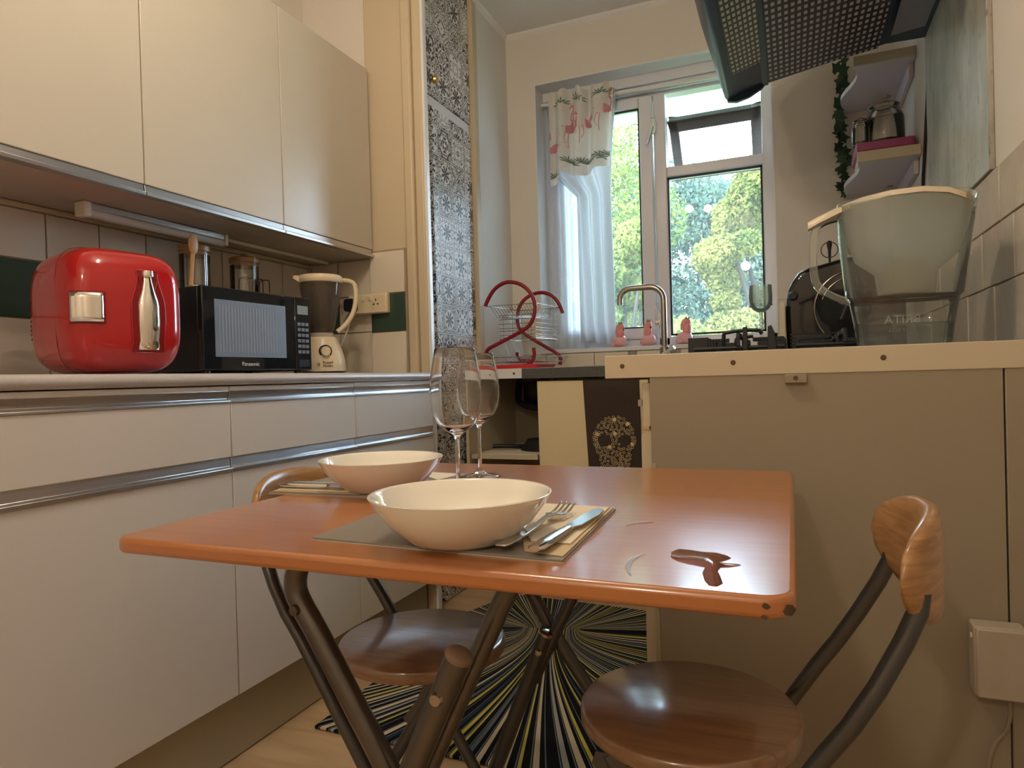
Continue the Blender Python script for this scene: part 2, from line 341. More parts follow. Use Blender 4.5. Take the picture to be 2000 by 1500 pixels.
def mat_pattern(axes=('Y', 'Z'), size=0.12):
    """printed black and white ornamental tile film: every square mirrors its own ornament"""
    m = bpy.data.materials.new('ornamental_tile_print'); m.use_nodes = True; nt = m.node_tree; n = nt.nodes; L = nt.links; p = n['Principled BSDF']
    t = n.new('ShaderNodeTexCoord'); s = n.new('ShaderNodeSeparateXYZ'); L.new(t.outputs['Object'], s.inputs[0])
    U = mathn(nt, 'DIVIDE', s.outputs[axes[0]], size); V = mathn(nt, 'DIVIDE', s.outputs[axes[1]], size)
    fu, fv = mathn(nt, 'FRACT', U), mathn(nt, 'FRACT', V); iu, iv = mathn(nt, 'FLOOR', U), mathn(nt, 'FLOOR', V)
    a = mathn(nt, 'ABSOLUTE', mathn(nt, 'SUBTRACT', fu, 0.5)); b = mathn(nt, 'ABSOLUTE', mathn(nt, 'SUBTRACT', fv, 0.5))
    mn, mxx = mathn(nt, 'MINIMUM', a, b), mathn(nt, 'MAXIMUM', a, b)
    cid = n.new('ShaderNodeCombineXYZ'); L.new(iu, cid.inputs[0]); L.new(iv, cid.inputs[1])
    wn_ = n.new('ShaderNodeTexWhiteNoise'); L.new(cid.outputs[0], wn_.inputs['Vector'])
    cc = n.new('ShaderNodeCombineXYZ'); L.new(mn, cc.inputs[0]); L.new(mxx, cc.inputs[1]); L.new(mathn(nt, 'MULTIPLY', wn_.outputs['Value'], 37.0), cc.inputs[2])
    ns = n.new('ShaderNodeTexNoise'); ns.inputs['Scale'].default_value = 4.6; ns.inputs['Detail'].default_value = 0.3; ns.inputs['Distortion'].default_value = 1.0; L.new(cc.outputs[0], ns.inputs['Vector'])
    band = mathn(nt, 'ABSOLUTE', mathn(nt, 'SUBTRACT', mathn(nt, 'FRACT', mathn(nt, 'MULTIPLY', ns.outputs['Fac'], 5.0)), 0.5))
    r = mathn(nt, 'SQRT', mathn(nt, 'ADD', mathn(nt, 'MULTIPLY', a, a), mathn(nt, 'MULTIPLY', b, b)))
    th = mathn(nt, 'ARCTAN2', b, a)
    petal = mathn(nt, 'ABSOLUTE', mathn(nt, 'SINE', mathn(nt, 'MULTIPLY', th, 4.0)))
    flower = mathn(nt, 'LESS_THAN', r, mathn(nt, 'MULTIPLY', petal, mathn(nt, 'ADD', 0.2, mathn(nt, 'MULTIPLY', wn_.outputs['Value'], 0.26))))
    hollow = mathn(nt, 'GREATER_THAN', mathn(nt, 'ABSOLUTE', mathn(nt, 'SUBTRACT', r, 0.3)), 0.02)
    thr = mathn(nt, 'ADD', 0.14, mathn(nt, 'MULTIPLY', wn_.outputs['Color'], 0.0))
    wc = n.new('ShaderNodeSeparateColor'); L.new(wn_.outputs['Color'], wc.inputs[0])
    lines = mathn(nt, 'LESS_THAN', band, mathn(nt, 'ADD', 0.13, mathn(nt, 'MULTIPLY', wc.outputs['Green'], 0.14)))
    useF = mathn(nt, 'GREATER_THAN', wc.outputs['Red'], 0.55)
    f2 = mathn(nt, 'MULTIPLY', mathn(nt, 'MULTIPLY', flower, hollow), useF)
    ink = mathn(nt, 'MAXIMUM', mathn(nt, 'MULTIPLY', lines, mathn(nt, 'GREATER_THAN', mathn(nt, 'ADD', r, mathn(nt, 'SUBTRACT', 1.0, useF)), 0.34)), f2)
    border = mathn(nt, 'MULTIPLY', mathn(nt, 'GREATER_THAN', mxx, 0.465), mathn(nt, 'LESS_THAN', mxx, 0.485))
    white = mathn(nt, 'LESS_THAN', mxx, 0.485)
    ink = mathn(nt, 'MAXIMUM', mathn(nt, 'MULTIPLY', ink, white), border)
    mx = n.new('ShaderNodeMix'); mx.data_type = 'RGBA'; mx.inputs['A'].default_value = (0.80, 0.78, 0.76, 1); mx.inputs['B'].default_value = (0.025, 0.025, 0.032, 1)
    L.new(ink, mx.inputs['Factor']); L.new(mx.outputs['Result'], p.inputs['Base Color']); p.inputs['Roughness'].default_value = 0.3
    return m
m_patY = mat_pattern(('Y', 'Z')); m_patX = mat_pattern(('X', 'Z'))

def mat_rug():
    m = bpy.data.materials.new('rug_print'); m.use_nodes = True; nt = m.node_tree; n = nt.nodes; L = nt.links; p = n['Principled BSDF']
    t = n.new('ShaderNodeTexCoord'); mp = n.new('ShaderNodeMapping'); mp.vector_type = 'TEXTURE'; L.new(t.outputs['Object'], mp.inputs[0])
    mp.inputs['Location'].default_value = (-0.80, 2.23, 0); mp.inputs['Rotation'].default_value = (0, 0, math.radians(14))
    s = n.new('ShaderNodeSeparateXYZ'); L.new(mp.outputs[0], s.inputs[0]); x, y0_ = s.outputs['X'], s.outputs['Y']
    up = mathn(nt, 'GREATER_THAN', y0_, 0.0); ay = mathn(nt, 'ABSOLUTE', y0_)
    yl = mathn(nt, 'MULTIPLY', mathn(nt, 'POWER', ay, 1.55), -1.25); yu = mathn(nt, 'MULTIPLY', mathn(nt, 'POWER', ay, 0.75), 0.6)
    y = mathn(nt, 'ADD', mathn(nt, 'MULTIPLY', yu, up), mathn(nt, 'MULTIPLY', yl, mathn(nt, 'SUBTRACT', 1.0, up)))
    c = 0.10
    def dist(dx):
        a = mathn(nt, 'ADD', x, dx); return mathn(nt, 'SQRT', mathn(nt, 'ADD', mathn(nt, 'MULTIPLY', a, a), mathn(nt, 'MULTIPLY', y, y)))
    q = mathn(nt, 'DIVIDE', mathn(nt, 'SUBTRACT', dist(c), dist(-c)), 2 * c)
    nu = mathn(nt, 'ARCSINE', mathn(nt, 'MULTIPLY', q, 0.9999))
    side = mathn(nt, 'MULTIPLY', mathn(nt, 'GREATER_THAN', y, 0.0), 11.37)
    N = 28.0
    w = mathn(nt, 'ADD', mathn(nt, 'MULTIPLY', nu, N), side)
    cell = mathn(nt, 'FLOOR', w); fr = mathn(nt, 'FRACT', w)
    wn_ = n.new('ShaderNodeTexWhiteNoise'); wn_.noise_dimensions = '1D'; L.new(cell, wn_.inputs['W'])
    sc = n.new('ShaderNodeSeparateColor'); L.new(wn_.outputs['Color'], sc.inputs[0])
    r = n.new('ShaderNodeValToRGB'); r.color_ramp.interpolation = 'CONSTANT'; L.new(sc.outputs['Red'], r.inputs[0])
    cols = [(0, (0.58, 0.50, 0.36)), (0.22, (0.12, 0.15, 0.18)), (0.40, (0.54, 0.47, 0.10)), (0.60, (0.02, 0.045, 0.08)), (0.74, (0.36, 0.37, 0.36)), (0.86, (0.010, 0.010, 0.014))]
    e = r.color_ramp.elements
    while len(e) < len(cols): e.new(0.5)
    for k, (pp, cl) in enumerate(cols): e[k].position = pp; e[k].color = (*cl, 1)
    wid = mathn(nt, 'ADD', 0.20, mathn(nt, 'MULTIPLY', sc.outputs['Green'], 0.38))
    on = mathn(nt, 'LESS_THAN', fr, wid)
    # thin companion line inside the black part
    thin = mathn(nt, 'MULTIPLY', mathn(nt, 'GREATER_THAN', fr, 0.82), mathn(nt, 'LESS_THAN', fr, 0.92))
    mx = n.new('ShaderNodeMix'); mx.data_type = 'RGBA'; mx.inputs['A'].default_value = (0.010, 0.010, 0.014, 1); L.new(r.outputs[0], mx.inputs['B']); L.new(on, mx.inputs['Factor'])
    mx2 = n.new('ShaderNodeMix'); mx2.data_type = 'RGBA'; L.new(mx.outputs['Result'], mx2.inputs['A']); mx2.inputs['B'].default_value = (0.15, 0.18, 0.20, 1); L.new(thin, mx2.inputs['Factor'])
    L.new(mx2.outputs['Result'], p.inputs['Base Color']); p.inputs['Roughness'].default_value = 0.95; p.inputs['Specular IOR Level'].default_value = 0.1
    return m

def mat_holes(name, dark, light, size, ax=('X', 'Y'), rough=0.3, metal=0.4, r=0.3):
    m = bpy.data.materials.new(name); m.use_nodes = True; nt = m.node_tree; n = nt.nodes; L = nt.links; p = n['Principled BSDF']
    t = n.new('ShaderNodeTexCoord'); s = n.new('ShaderNodeSeparateXYZ'); L.new(t.outputs['Object'], s.inputs[0])
    a = mathn(nt, 'ABSOLUTE', mathn(nt, 'SUBTRACT', mathn(nt, 'FRACT', mathn(nt, 'DIVIDE', s.outputs[ax[0]], size[0])), 0.5))
    b = mathn(nt, 'ABSOLUTE', mathn(nt, 'SUBTRACT', mathn(nt, 'FRACT', mathn(nt, 'DIVIDE', s.outputs[ax[1]], size[1])), 0.5))
    k = mathn(nt, 'MULTIPLY', mathn(nt, 'LESS_THAN', a, r), mathn(nt, 'LESS_THAN', b, r))
    mx = n.new('ShaderNodeMix'); mx.data_type = 'RGBA'; mx.inputs['A'].default_value = (*dark, 1); mx.inputs['B'].default_value = (*light, 1); L.new(k, mx.inputs['Factor'])
    L.new(mx.outputs['Result'], p.inputs['Base Color']); p.inputs['Roughness'].default_value = rough; p.inputs['Metallic'].default_value = metal
    return m

# ================================================================ ROOM SHELL
XL, XR, YW, YB, ZC = -1.76, 0.42, 3.15, -2.6, 2.60
struct('floor', MB().box(-1.9, XR + .1, YB - .1, 3.4, -0.12, 0), m_floor, 'light oak effect laminate floor')
struct('ceiling', MB().box(-1.9, XR + .1, YB - .1, 3.55, ZC, ZC + 0.12), m_ceil, 'white painted ceiling')
wall_left = struct('wall_left', MB().box(XL - .12, XL, YB, 2.40, 0, ZC), m_wall, 'cream wall behind the kitchen units')
wall_right = struct('wall_right', MB().box(XR, XR + .12, YB, 3.30, 0, ZC), m_wall, 'cream wall at the right')
struct('wall_front', MB().box(-1.9, XR + .12, YB - .12, YB, 0, ZC), m_wall, 'plain cream wall behind the viewer')
# window wall with opening
WX0, WX1, WZ0, WZ1 = -1.14, -0.045, 1.025, 2.335
wb = MB().box(-1.95, WX0, YW, 3.38, 0, ZC).box(WX1, XR + .12, YW, 3.38, 0, ZC).box(WX0, WX1, YW, 3.38, 0, WZ0 - .02).box(WX0, WX1, YW, 3.38, WZ1, ZC)
wall_back = struct('wall_back', wb, m_wall, 'cream window wall')
struct('trim_1', MB().box(WX0 + .001, WX1 - .001, YW - .012, 3.30, WZ0 - .02, WZ0), m_trimw, 'white window sill board', bevel=.003)
# return wall (nook) and the boxed strip at its right
wall_nook = struct('wall_nook', MB().box(XL, -1.302, 2.19, 2.34, 0, ZC), m_wall, 'short cream wall closing the worktop end')
struct('trim_2', MB().box(-1.465, -1.30, 2.172, 2.192, 0.92, ZC), m_cream, 'cream painted boxing beside the wall units', bevel=.004)
tr3 = struct('trim_3', MB().box(-1.302, -1.262, 2.160, 2.195, 0, ZC).box(-1.262, -1.222, 2.172, 2.195, 0, ZC), m_cream, 'cream painted door casing', bevel=.008)
struct('trim_4', MB().box(-1.2225, -1.210, 2.168, 2.197, 0, ZC), m_trimw, 'narrow edge of the door casing with its highlight painted white', bevel=.004)  # highlight along the casing edge put in as a white strip
# far left wall beyond the cupboard
struct('wall_recess', MB().box(-1.9, -1.285, 2.79, YW, 0, ZC), m_wallw, 'white wall between cupboard and window wall')
struct('trim_5', MB().box(-1.9, -1.279, 2.745, 2.79, 0, ZC), m_cream, 'cream casing at the far side of the patterned cupboard', bevel=.003)
# coving along ceiling
cv = MB().prism([(YW, ZC), (YW - .02, ZC), (YW - .012, ZC - .010), (YW, ZC - .02)], 'x', -1.285, XR)
cv.prism([(-1.285, ZC), (-1.265, ZC), (-1.273, ZC - .010), (-1.285, ZC - .02)], 'y', 2.75, YW)
struct('trim_6', cv, m_ceil, 'thin coving along the ceiling')

def tile_set(parent, plane, pos, cols, rows, mat_fn, t=0.006, gap=0.0018, sgn=1):
    """every tile its own mesh, proud of the grout bed"""
    for i in range(len(cols) - 1):
        for j in range(len(rows) - 1):
            mt = mat_fn(i, j)
            if mt is None: continue
            a0, a1 = cols[i] + gap, cols[i + 1] - gap; z0, z1 = rows[j] + gap, rows[j + 1] - gap
            mb = MB()
            if plane == 'x': mb.box(min(pos, pos + sgn * t), max(pos, pos + sgn * t), a0, a1, z0, z1)
            if plane == 'x' and sgn < 0:         # the old tiles on this wall sit slightly askew
                sk_ = (0.006, 0.010, 0.002, 0.008)[(i * 3 + int(z0 * 37)) % 4]
                mb.v = [Vector((v.x + (v.y - (a0 + a1) / 2) * sk_, v.y, v.z)) if v.x < pos - 1e-5 else v for v in mb.v]
            else: mb.box(a0, a1, min(pos, pos - t), max(pos, pos - t), z0, z1)
            o = obj('tile', mb, mt, parent, bevel=0.0012, seg=1)
            if mt is m_tileg: o['label'] = 'dark green tile'
            if mt is m_tilegrey: o['label'] = 'small grey tile'
def grout(name, box, parent): return obj(name, MB().box(*box), m_grout, parent)
grout('grout', (XL, XL + .002, 0.0, 2.189, 0.92, 1.345), wall_left)
cols = [1.15 - .1455 * k for k in range(7, 0, -1)] + [1.15, 1.295, 1.441, 1.587, 1.73, 1.876, 2.02, 2.165, 2.188]
tile_set(wall_left, 'x', XL + .0015, cols, [0.921, 1.074, 1.22, 1.345], lambda i, j: m_tileg if (j == 1 and i == 6) else m_tilel)
obj('tile_trim', MB().box(XL, XL + .014, 0.0, 2.188, 1.346, 1.36), m_cream, wall_left, bevel=.003)
grout('grout', (XL + .009, -1.4665, 2.187, 2.19, 0.92, 1.36), wall_nook)
tile_set(wall_nook, 'y', 2.1885, [-1.750, -1.622, -1.468], [0.921, 1.083, 1.222, 1.36], lambda i, j: m_tileg if (j == 1 and i == 0) else m_tile)
g = bpy.data.objects['trim_2']
grout('grout', (-1.464, -1.305, 2.169, 2.172, 0.92, 1.385), g)
tile_set(g, 'y', 2.1705, [-1.464, -1.312], [0.921, 1.078, 1.222, 1.380], lambda i, j: m_tileg if j == 1 else m_tile)
# right wall brick bond glossy tiles
grout('grout', (XR - .003, XR, 1.47, 3.149, 0.934, 1.312), wall_right)
for r0, r1, off in ((0.935, 1.063, 1.525), (1.063, 1.192, 1.615), (1.192, 1.312, 1.47)):
    cs = [1.47] + [off + .2375 * k for k in range(0, 9) if 1.48 < off + .2375 * k < 3.12] + [3.148]
    tile_set(wall_right, 'x', XR - .0015, cs, [r0, r1], lambda i, j: m_tilegl, sgn=-1)
# window wall tiles: below the sill and right of the window
grout('grout', (-1.284, XR - .01, YW - .003, YW, 0.933, 1.004), wall_back)
wc = [-1.284, -1.11, -0.87, -0.705, -0.665, -0.505, -0.465, -0.27, -0.05, 0.13, 0.31, 0.409]
tile_set(wall_back, 'y', YW - .0015, wc, [0.934, 1.004], lambda i, j: m_tilegrey if i in (3, 5) else m_tile)
grout('grout', (-0.043, XR - .01, YW - .003, YW, 1.006, 1.20), wall_back)
tile_set(wall_back, 'y', YW - .0015, [-0.043, 0.11, 0.26, 0.409], [1.006, 1.20], lambda i, j: m_tile)
struct('trim_7', MB().box(XR - .012, XR, 1.76, 2.452, 1.314, 2.52), m_marble, 'grey streaked stone effect splashback panel', bevel=.002)
struct('trim_8', MB().box(0.353, XR, 1.452, 1.47, 0, 0.884), m_pen, 'brown filler panel beside the wall', bevel=.002)

# ================================================================ WINDOW
YF = 3.30
win = struct('window_1', MB().box(WX0, WX0 + .05, YF, YF + .07, WZ0, 2.31).box(WX1 - .055, WX1, YF, YF + .07, WZ0, 2.31)
             .box(WX0, WX1, YF, YF + .07, 2.235, 2.31).box(WX0, WX1, YF, YF + .07, WZ0, WZ0 + .045).box(-0.588, -0.53, YF, YF + .07, WZ0, 2.24)
             .box(-0.53, WX1 - .05, YF, YF + .07, 1.835, 1.885), m_upvc, 'white plastic window frame', bevel=.006)
obj('head_trim', MB().box(WX0, WX1, YF - .04, YF, 2.285, 2.335).box(WX0, WX1, YF - .02, YF, 2.25, 2.285), m_upvc, win, bevel=.004)
struct('trim_9', MB().box(WX0, WX0 + .006, YW - .001, YF, WZ0, WZ1).box(WX0 + .006, WX1 - .006, YW - .001, YF, WZ1 - .006, WZ1).box(WX1 - .006, WX1, YW - .001, YF, WZ0, WZ1), m_trimw, 'white lining of the window recess')
# left casement
cx0, cx1, cz0, cz1 = WX0 + .045, -0.592, WZ0 + .045, 2.235
gx0, gx1, gz0, gz1 = cx0 + .06, -0.655, 1.118, 2.185
case = obj('casement', MB().box(cx0, gx0, YF - .015, YF + .05, cz0, cz1).box(gx1, cx1, YF - .015, YF + .05, cz0, cz1).box(gx0, gx1, YF - .015, YF + .05, cz0, gz0).box(gx0, gx1, YF - .015, YF + .05, gz1, cz1), m_upvc, win, bevel=.006)
def gasket(x0, x1, z0, z1, y, w=.007): return MB().box(x0, x0 + w, y, y + .01, z0, z1).box(x1 - w, x1, y, y + .01, z0, z1).box(x0, x1, y, y + .01, z0, z0 + w).box(x0, x1, y, y + .01, z1 - w, z1)
obj('gasket', gasket(gx0, gx1, gz0, gz1, YF - .006), m_gasket, case)
obj('pane', MB().box(gx0, gx1, YF + .02, YF + .024, gz0, gz1), m_pane, case)
# right fixed light
fx0, fx1, fz0, fz1 = -0.53, WX1 - .055, WZ0 + .045, 1.835
obj('gasket', gasket(fx0, fx1, fz0 + .005, fz1, YF + .012, .009), m_gasket, win)
obj('pane', MB().box(fx0, fx1, YF + .03, YF + .034, fz0, fz1), m_pane, win)
# top hung sash, open outwards
sx0, sx1 = fx0 + .004, fx1 - .004
sash = MB(); A = Vector((0, YF + .075, 2.135)); B = Vector((0, YF + .28, 1.90)); d = (B - A); Ls = d.length; d.normalize(); nrm = Vector((0, d.z, -d.y))
def sb(x0, x1, t0, t1, n0, n1):
    mb = MB(); mb.box(x0, x1, t0, t1, n0, n1)
    mb.v = [Vector((v.x, 0, 0)) + A + d * v.y + nrm * v.z for v in mb.v]; return mb
for a in ((sx0, sx1, 0, .06), (sx0, sx1, Ls - .05, Ls), (sx0, sx0 + .045, 0, Ls), (sx1 - .045, sx1, 0, Ls)):
    q = sb(a[0], a[1], a[2], a[3], -.028, .028); sash.add(q.v, q.f)
sobj = obj('top_sash', sash, m_sashout, win, bevel=.005)
obj('pane', sb(sx0 + .04, sx1 - .04, .05, Ls - .04, -.002, .002), m_pane, sobj)
for hz in (2.09, 1.17):
    h = obj('window_handle', MB().box(-.600, -.574, YF - .022, YF - .012, hz - .045, hz + .03).box(-.594, -.580, YF - .04, YF - .02, hz - .012, hz + .012), m_chrome, win, bevel=.003)
    obj('lever', MB().prism([(-.596, hz + .005), (-.578, hz + .005), (-.612, hz - .10), (-.628, hz - .098)], 'y', YF - .048, YF - .038), m_upvc, h, bevel=.003) if hz > 2 else obj('lever', MB().box(-.596, -.586, YF - .05, YF - .038, hz - .02, hz + .05), m_upvc, h, bevel=.003)

# ================================================================ OUTSIDE
bal = obj('balcony_slab', MB().box(-4.5, 3.5, 3.40, 4.0, 2.375, 2.52), M('painted_concrete', (0.62, 0.66, 0.70), 0.8, var=0.06), bevel=.01)
tag(bal, 'pale concrete ledge overhanging the outside of the window', 'ledge')
gr = obj('garden_ground', MB().box(-40, 40, 3.6, 60, -3.2, -3.0), M('grass_ground', (0.10, 0.16, 0.04), 0.9, var=0.4, scale=2)); tag(gr, 'green garden ground far below the window', 'ground', kind='structure')
def mat_leaf(name, c1, c2):
    m = bpy.data.materials.new(name); m.use_nodes = True; nt = m.node_tree; n = nt.nodes; L = nt.links; n.remove(n['Principled BSDF']); out = n['Material Output']
    t = n.new('ShaderNodeTexCoord'); ns = n.new('ShaderNodeTexNoise'); ns.inputs['Scale'].default_value = 2.2; ns.inputs['Detail'].default_value = 9; ns.inputs['Roughness'].default_value = 0.75; L.new(t.outputs['Object'], ns.inputs['Vector'])
    r = n.new('ShaderNodeValToRGB'); L.new(ns.outputs['Fac'], r.inputs[0]); r.color_ramp.elements[0].position = .38; r.color_ramp.elements[1].position = .6
    r.color_ramp.elements[0].color = (*c1, 1); r.color_ramp.elements[1].color = (*c2, 1)
    df = n.new('ShaderNodeBsdfDiffuse'); tl = n.new('ShaderNodeBsdfTranslucent'); L.new(r.outputs[0], df.inputs[0]); L.new(r.outputs[0], tl.inputs[0])
    mx = n.new('ShaderNodeMixShader'); mx.inputs[0].default_value = .4; L.new(df.outputs[0], mx.inputs[1]); L.new(tl.outputs[0], mx.inputs[2]); L.new(mx.outputs[0], out.inputs[0]); return m
ml = [mat_leaf('yellow_green_leaves', (0.05, 0.085, 0.022), (0.24, 0.26, 0.06)), mat_leaf('blue_green_leaves', (0.05, 0.085, 0.07), (0.13, 0.17, 0.11)), mat_leaf('golden_leaves', (0.08, 0.10, 0.025), (0.25, 0.235, 0.065))]
m_bark = M('bark', (0.03, 0.024, 0.018), 0.9, var=0.3, bump=0.4)
def tree(x, y, zc, rx, rz, mat, label, n=15000, clumps=26, leaf=0.055, base=-3.0, seed=1):
    rs = np.random.RandomState(seed)
    t = thing('tree', label, 'tree', (x, y, base), 0, None)
    obj('trunk', MB().tube([(x, y, base), (x + .1, y, base + 1.5), (x, y, zc)], [.14, .10, .03], 10), m_bark, t, smooth=True)
    for k in range(5):
        a = k * 1.26 + seed
        obj('branch', MB().tube([(x, y, zc - rz * .6), (x + .35 * rx * math.cos(a), y + .3 * rx * math.sin(a), zc), (x + .7 * rx * math.cos(a), y + .6 * rx * math.sin(a), zc + rz * .4)], [.05, .03, .01], 7), m_bark, t, smooth=True)
    cen = rs.normal(size=(clumps, 3)); cen /= np.linalg.norm(cen, axis=1)[:, None]; cen *= (rs.uniform(.45, .85, clumps) ** .6)[:, None]
    cen = cen * [rx, rx * .8, rz]; cr = rs.uniform(.28, .48, clumps) * rx
    idx = rs.randint(0, clumps, n); d = rs.normal(size=(n, 3)); d /= np.linalg.norm(d, axis=1)[:, None]
    p = cen[idx] + d * (cr[idx] * rs.uniform(.55, 1.0, n) ** .5)[:, None] * [1, 1, .8]; p += [0, 0, zc - base]
    u = rs.normal(size=(n, 3)) + d * .2; u /= np.linalg.norm(u, axis=1)[:, None]
    w = np.cross(u, d + rs.normal(size=(n, 3)) * .6); w /= np.linalg.norm(w, axis=1)[:, None]
    s = rs.uniform(.6, 1.3, n)[:, None] * leaf
    V = np.stack([p - u * s, p + w * s * .55, p + u * s, p - w * s * .55], 1).reshape(-1, 3)
    me = bpy.data.meshes.new('foliage'); me.vertices.add(4 * n); me.vertices.foreach_set('co', V.astype(np.float32).ravel())
    me.loops.add(4 * n); me.loops.foreach_set('vertex_index', np.arange(4 * n, dtype=np.int32)); me.polygons.add(n)
    me.polygons.foreach_set('loop_start', np.arange(0, 4 * n, 4, dtype=np.int32)); me.update(calc_edges=True); me.materials.append(mat)
    o = bpy.data.objects.new('foliage', me); COL.objects.link(o); o.parent = t; o['kind'] = 'stuff'
tree(-3.45, 9.8, 3.1, 1.75, 2.7, ml[0], 'tall yellow green tree filling the narrow left window light', 60000, 40, leaf=.032, seed=3)
tree(-1.9, 14.8, 2.9, 2.2, 2.3, ml[1], 'bluish green tree in the middle of the wide window light', 60000, 60, leaf=.05, seed=5)
tree(-1.92, 8.4, 1.5, 0.55, 1.6, ml[0], 'yellow green tree at the left of the wide window light', 34000, 30, leaf=.030, seed=8)
tree(-0.25, 8.6, 1.9, 0.66, 1.75, ml[2], 'golden green tree at the right edge of the wide window light', 40000, 34, leaf=.030, seed=11)
tree(-0.98, 6.6, 0.55, 0.80, 0.80, ml[2], 'low golden bushy tree behind the flamingo figures', 40000, 34, leaf=.026, seed=14)
tree(-7.2, 16.5, 3.0, 2.6, 3.0, ml[1], 'far bluish tree beyond the tall yellow green one', 40000, 40, leaf=.06, seed=17)
tree(1.9, 16.5, 2.6, 2.0, 2.6, ml[1], 'far bluish tree beyond the golden green one', 30000, 30, leaf=.07, seed=19)
tree(-7.6, 10.6, 2.6, 2.0, 2.8, ml[0], 'yellow green tree hidden behind the curtain side of the window', 14000, 24, leaf=.07, seed=23)

# ================================================================ LEFT KITCHEN RUN
XD = -1.20                                  # door faces
def base_unit(y0, y1, label):
    t = thing('base_cabinet', label, 'cabinet', (-1.45, (y0 + y1) / 2, 0), group='base cabinets under the laminate worktop')
    g = .0015
    obj('carcass', MB().box(-1.755, -1.222, y0 + .001, y1 - .001, 0.17, 0.890), m_gap, t)
    obj('top_rail', MB().box(-1.222, -1.203, y0 + g, y1 - g, 0.880, 0.8905), m_door, t)
    obj('finger_pull', MB().prism([(-1.221, .880), (-1.203, .880), (-1.208, .862), (-1.197, .857), (-1.197, .852), (-1.221, .852)], 'y', y0 + g, y1 - g), m_alu, t, bevel=.0008)
    d = obj('drawer_front', MB().box(-1.219, XD, y0 + g, y1 - g, 0.727, 0.852), m_door, t, bevel=.002)
    obj('handle_profile', MB().prism([(-1.221, .727), (-1.207, .727), (-1.205, .706), (-1.195, .702), (-1.195, .694), (-1.221, .694)], 'y', y0 + g, y1 - g), m_alu, t, bevel=.0008)
    obj('door', MB().box(-1.219, XD, y0 + g, y1 - g, 0.174, 0.694), m_door, t, bevel=.002)
    obj('plinth', MB().box(-1.265, -1.249, y0, y1, 0.004, 0.172), m_plinth, t)
base_unit(0.00, 0.60, 'white base cabinet outside the left edge of the view, nearest the viewer')
base_unit(0.60, 1.196, 'widest white base cabinet, below the red mini fridge')
base_unit(1.196, 1.680, 'white base cabinet with drawer below the black microwave')
base_unit(1.680, 2.150, 'white base cabinet at the far end below the blender')
wt = obj('worktop', MB().prism([(-1.757, .893), (-1.202, .893), (-1.192, .896), (-1.187, .904), (-1.188, .912), (-1.195, .919), (-1.205, .9205), (-1.757, .9205)], 'y', 0.0, 2.158), m_lam, smooth=True, sharp=50)
tag(wt, 'speckled grey beige laminate worktop with rounded edge on the left units', 'worktop')
def wall_unit(y0, y1, label, seam=None):
    t = thing('wall_cabinet', label, 'cabinet', (-1.6, (y0 + y1) / 2, 1.36), group='wall cabinets above the laminate worktop')
    g = .0015
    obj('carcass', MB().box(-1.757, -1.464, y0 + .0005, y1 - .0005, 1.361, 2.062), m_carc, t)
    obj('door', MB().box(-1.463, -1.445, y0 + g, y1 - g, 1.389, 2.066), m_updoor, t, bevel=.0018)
    obj('handle_profile', MB().prism([(-1.463, 1.388), (-1.449, 1.388), (-1.447, 1.372), (-1.438, 1.369), (-1.440, 1.361), (-1.463, 1.361)], 'y', y0 + g, y1 - g), m_alu, t, bevel=.0008)
wall_unit(0.20, 0.70, 'cream wall cabinet outside the left edge of the view')
wall_unit(0.70, 1.19, 'cream wall cabinet above the red mini fridge')
wall_unit(1.19, 1.680, 'cream wall cabinet above the microwave and the glass jars')
wall_unit(1.680, 2.160, 'cream wall cabinet above the blender, at the far end')
t = thing('under_cabinet_light', 'thin clear strip light mounted beneath the wall cabinets', 'light', (-1.62, 1.3, 1.33))
obj('housing', MB().box(-1.634, -1.606, 1.165, 1.60, 1.342, 1.3605), m_alu, t, bevel=.003)
obj('end_cap', MB().box(-1.638, -1.600, 1.145, 1.165, 1.322, 1.3605), m_white, t, bevel=.004)
obj('diffuser', MB().tube([(-1.62, 1.165, 1.335), (-1.62, 1.60, 1.335)], .012, 12), M('clear_ribbed_plastic', (.55, .52, .50), .2, var=.3, scale=4, stretch=(200, 1, 200)), t, smooth=True)
obj('end_cap', MB().box(-1.636, -1.604, 1.60, 1.612, 1.326, 1.3605), m_white, t, bevel=.003)
tag(obj('cable_trunking', MB().box(-1.652, -1.640, 1.165, 2.15, 1.350, 1.3605), m_white, bevel=.002), 'slim cream cable trunking running along the cabinet underside', 'trunking')

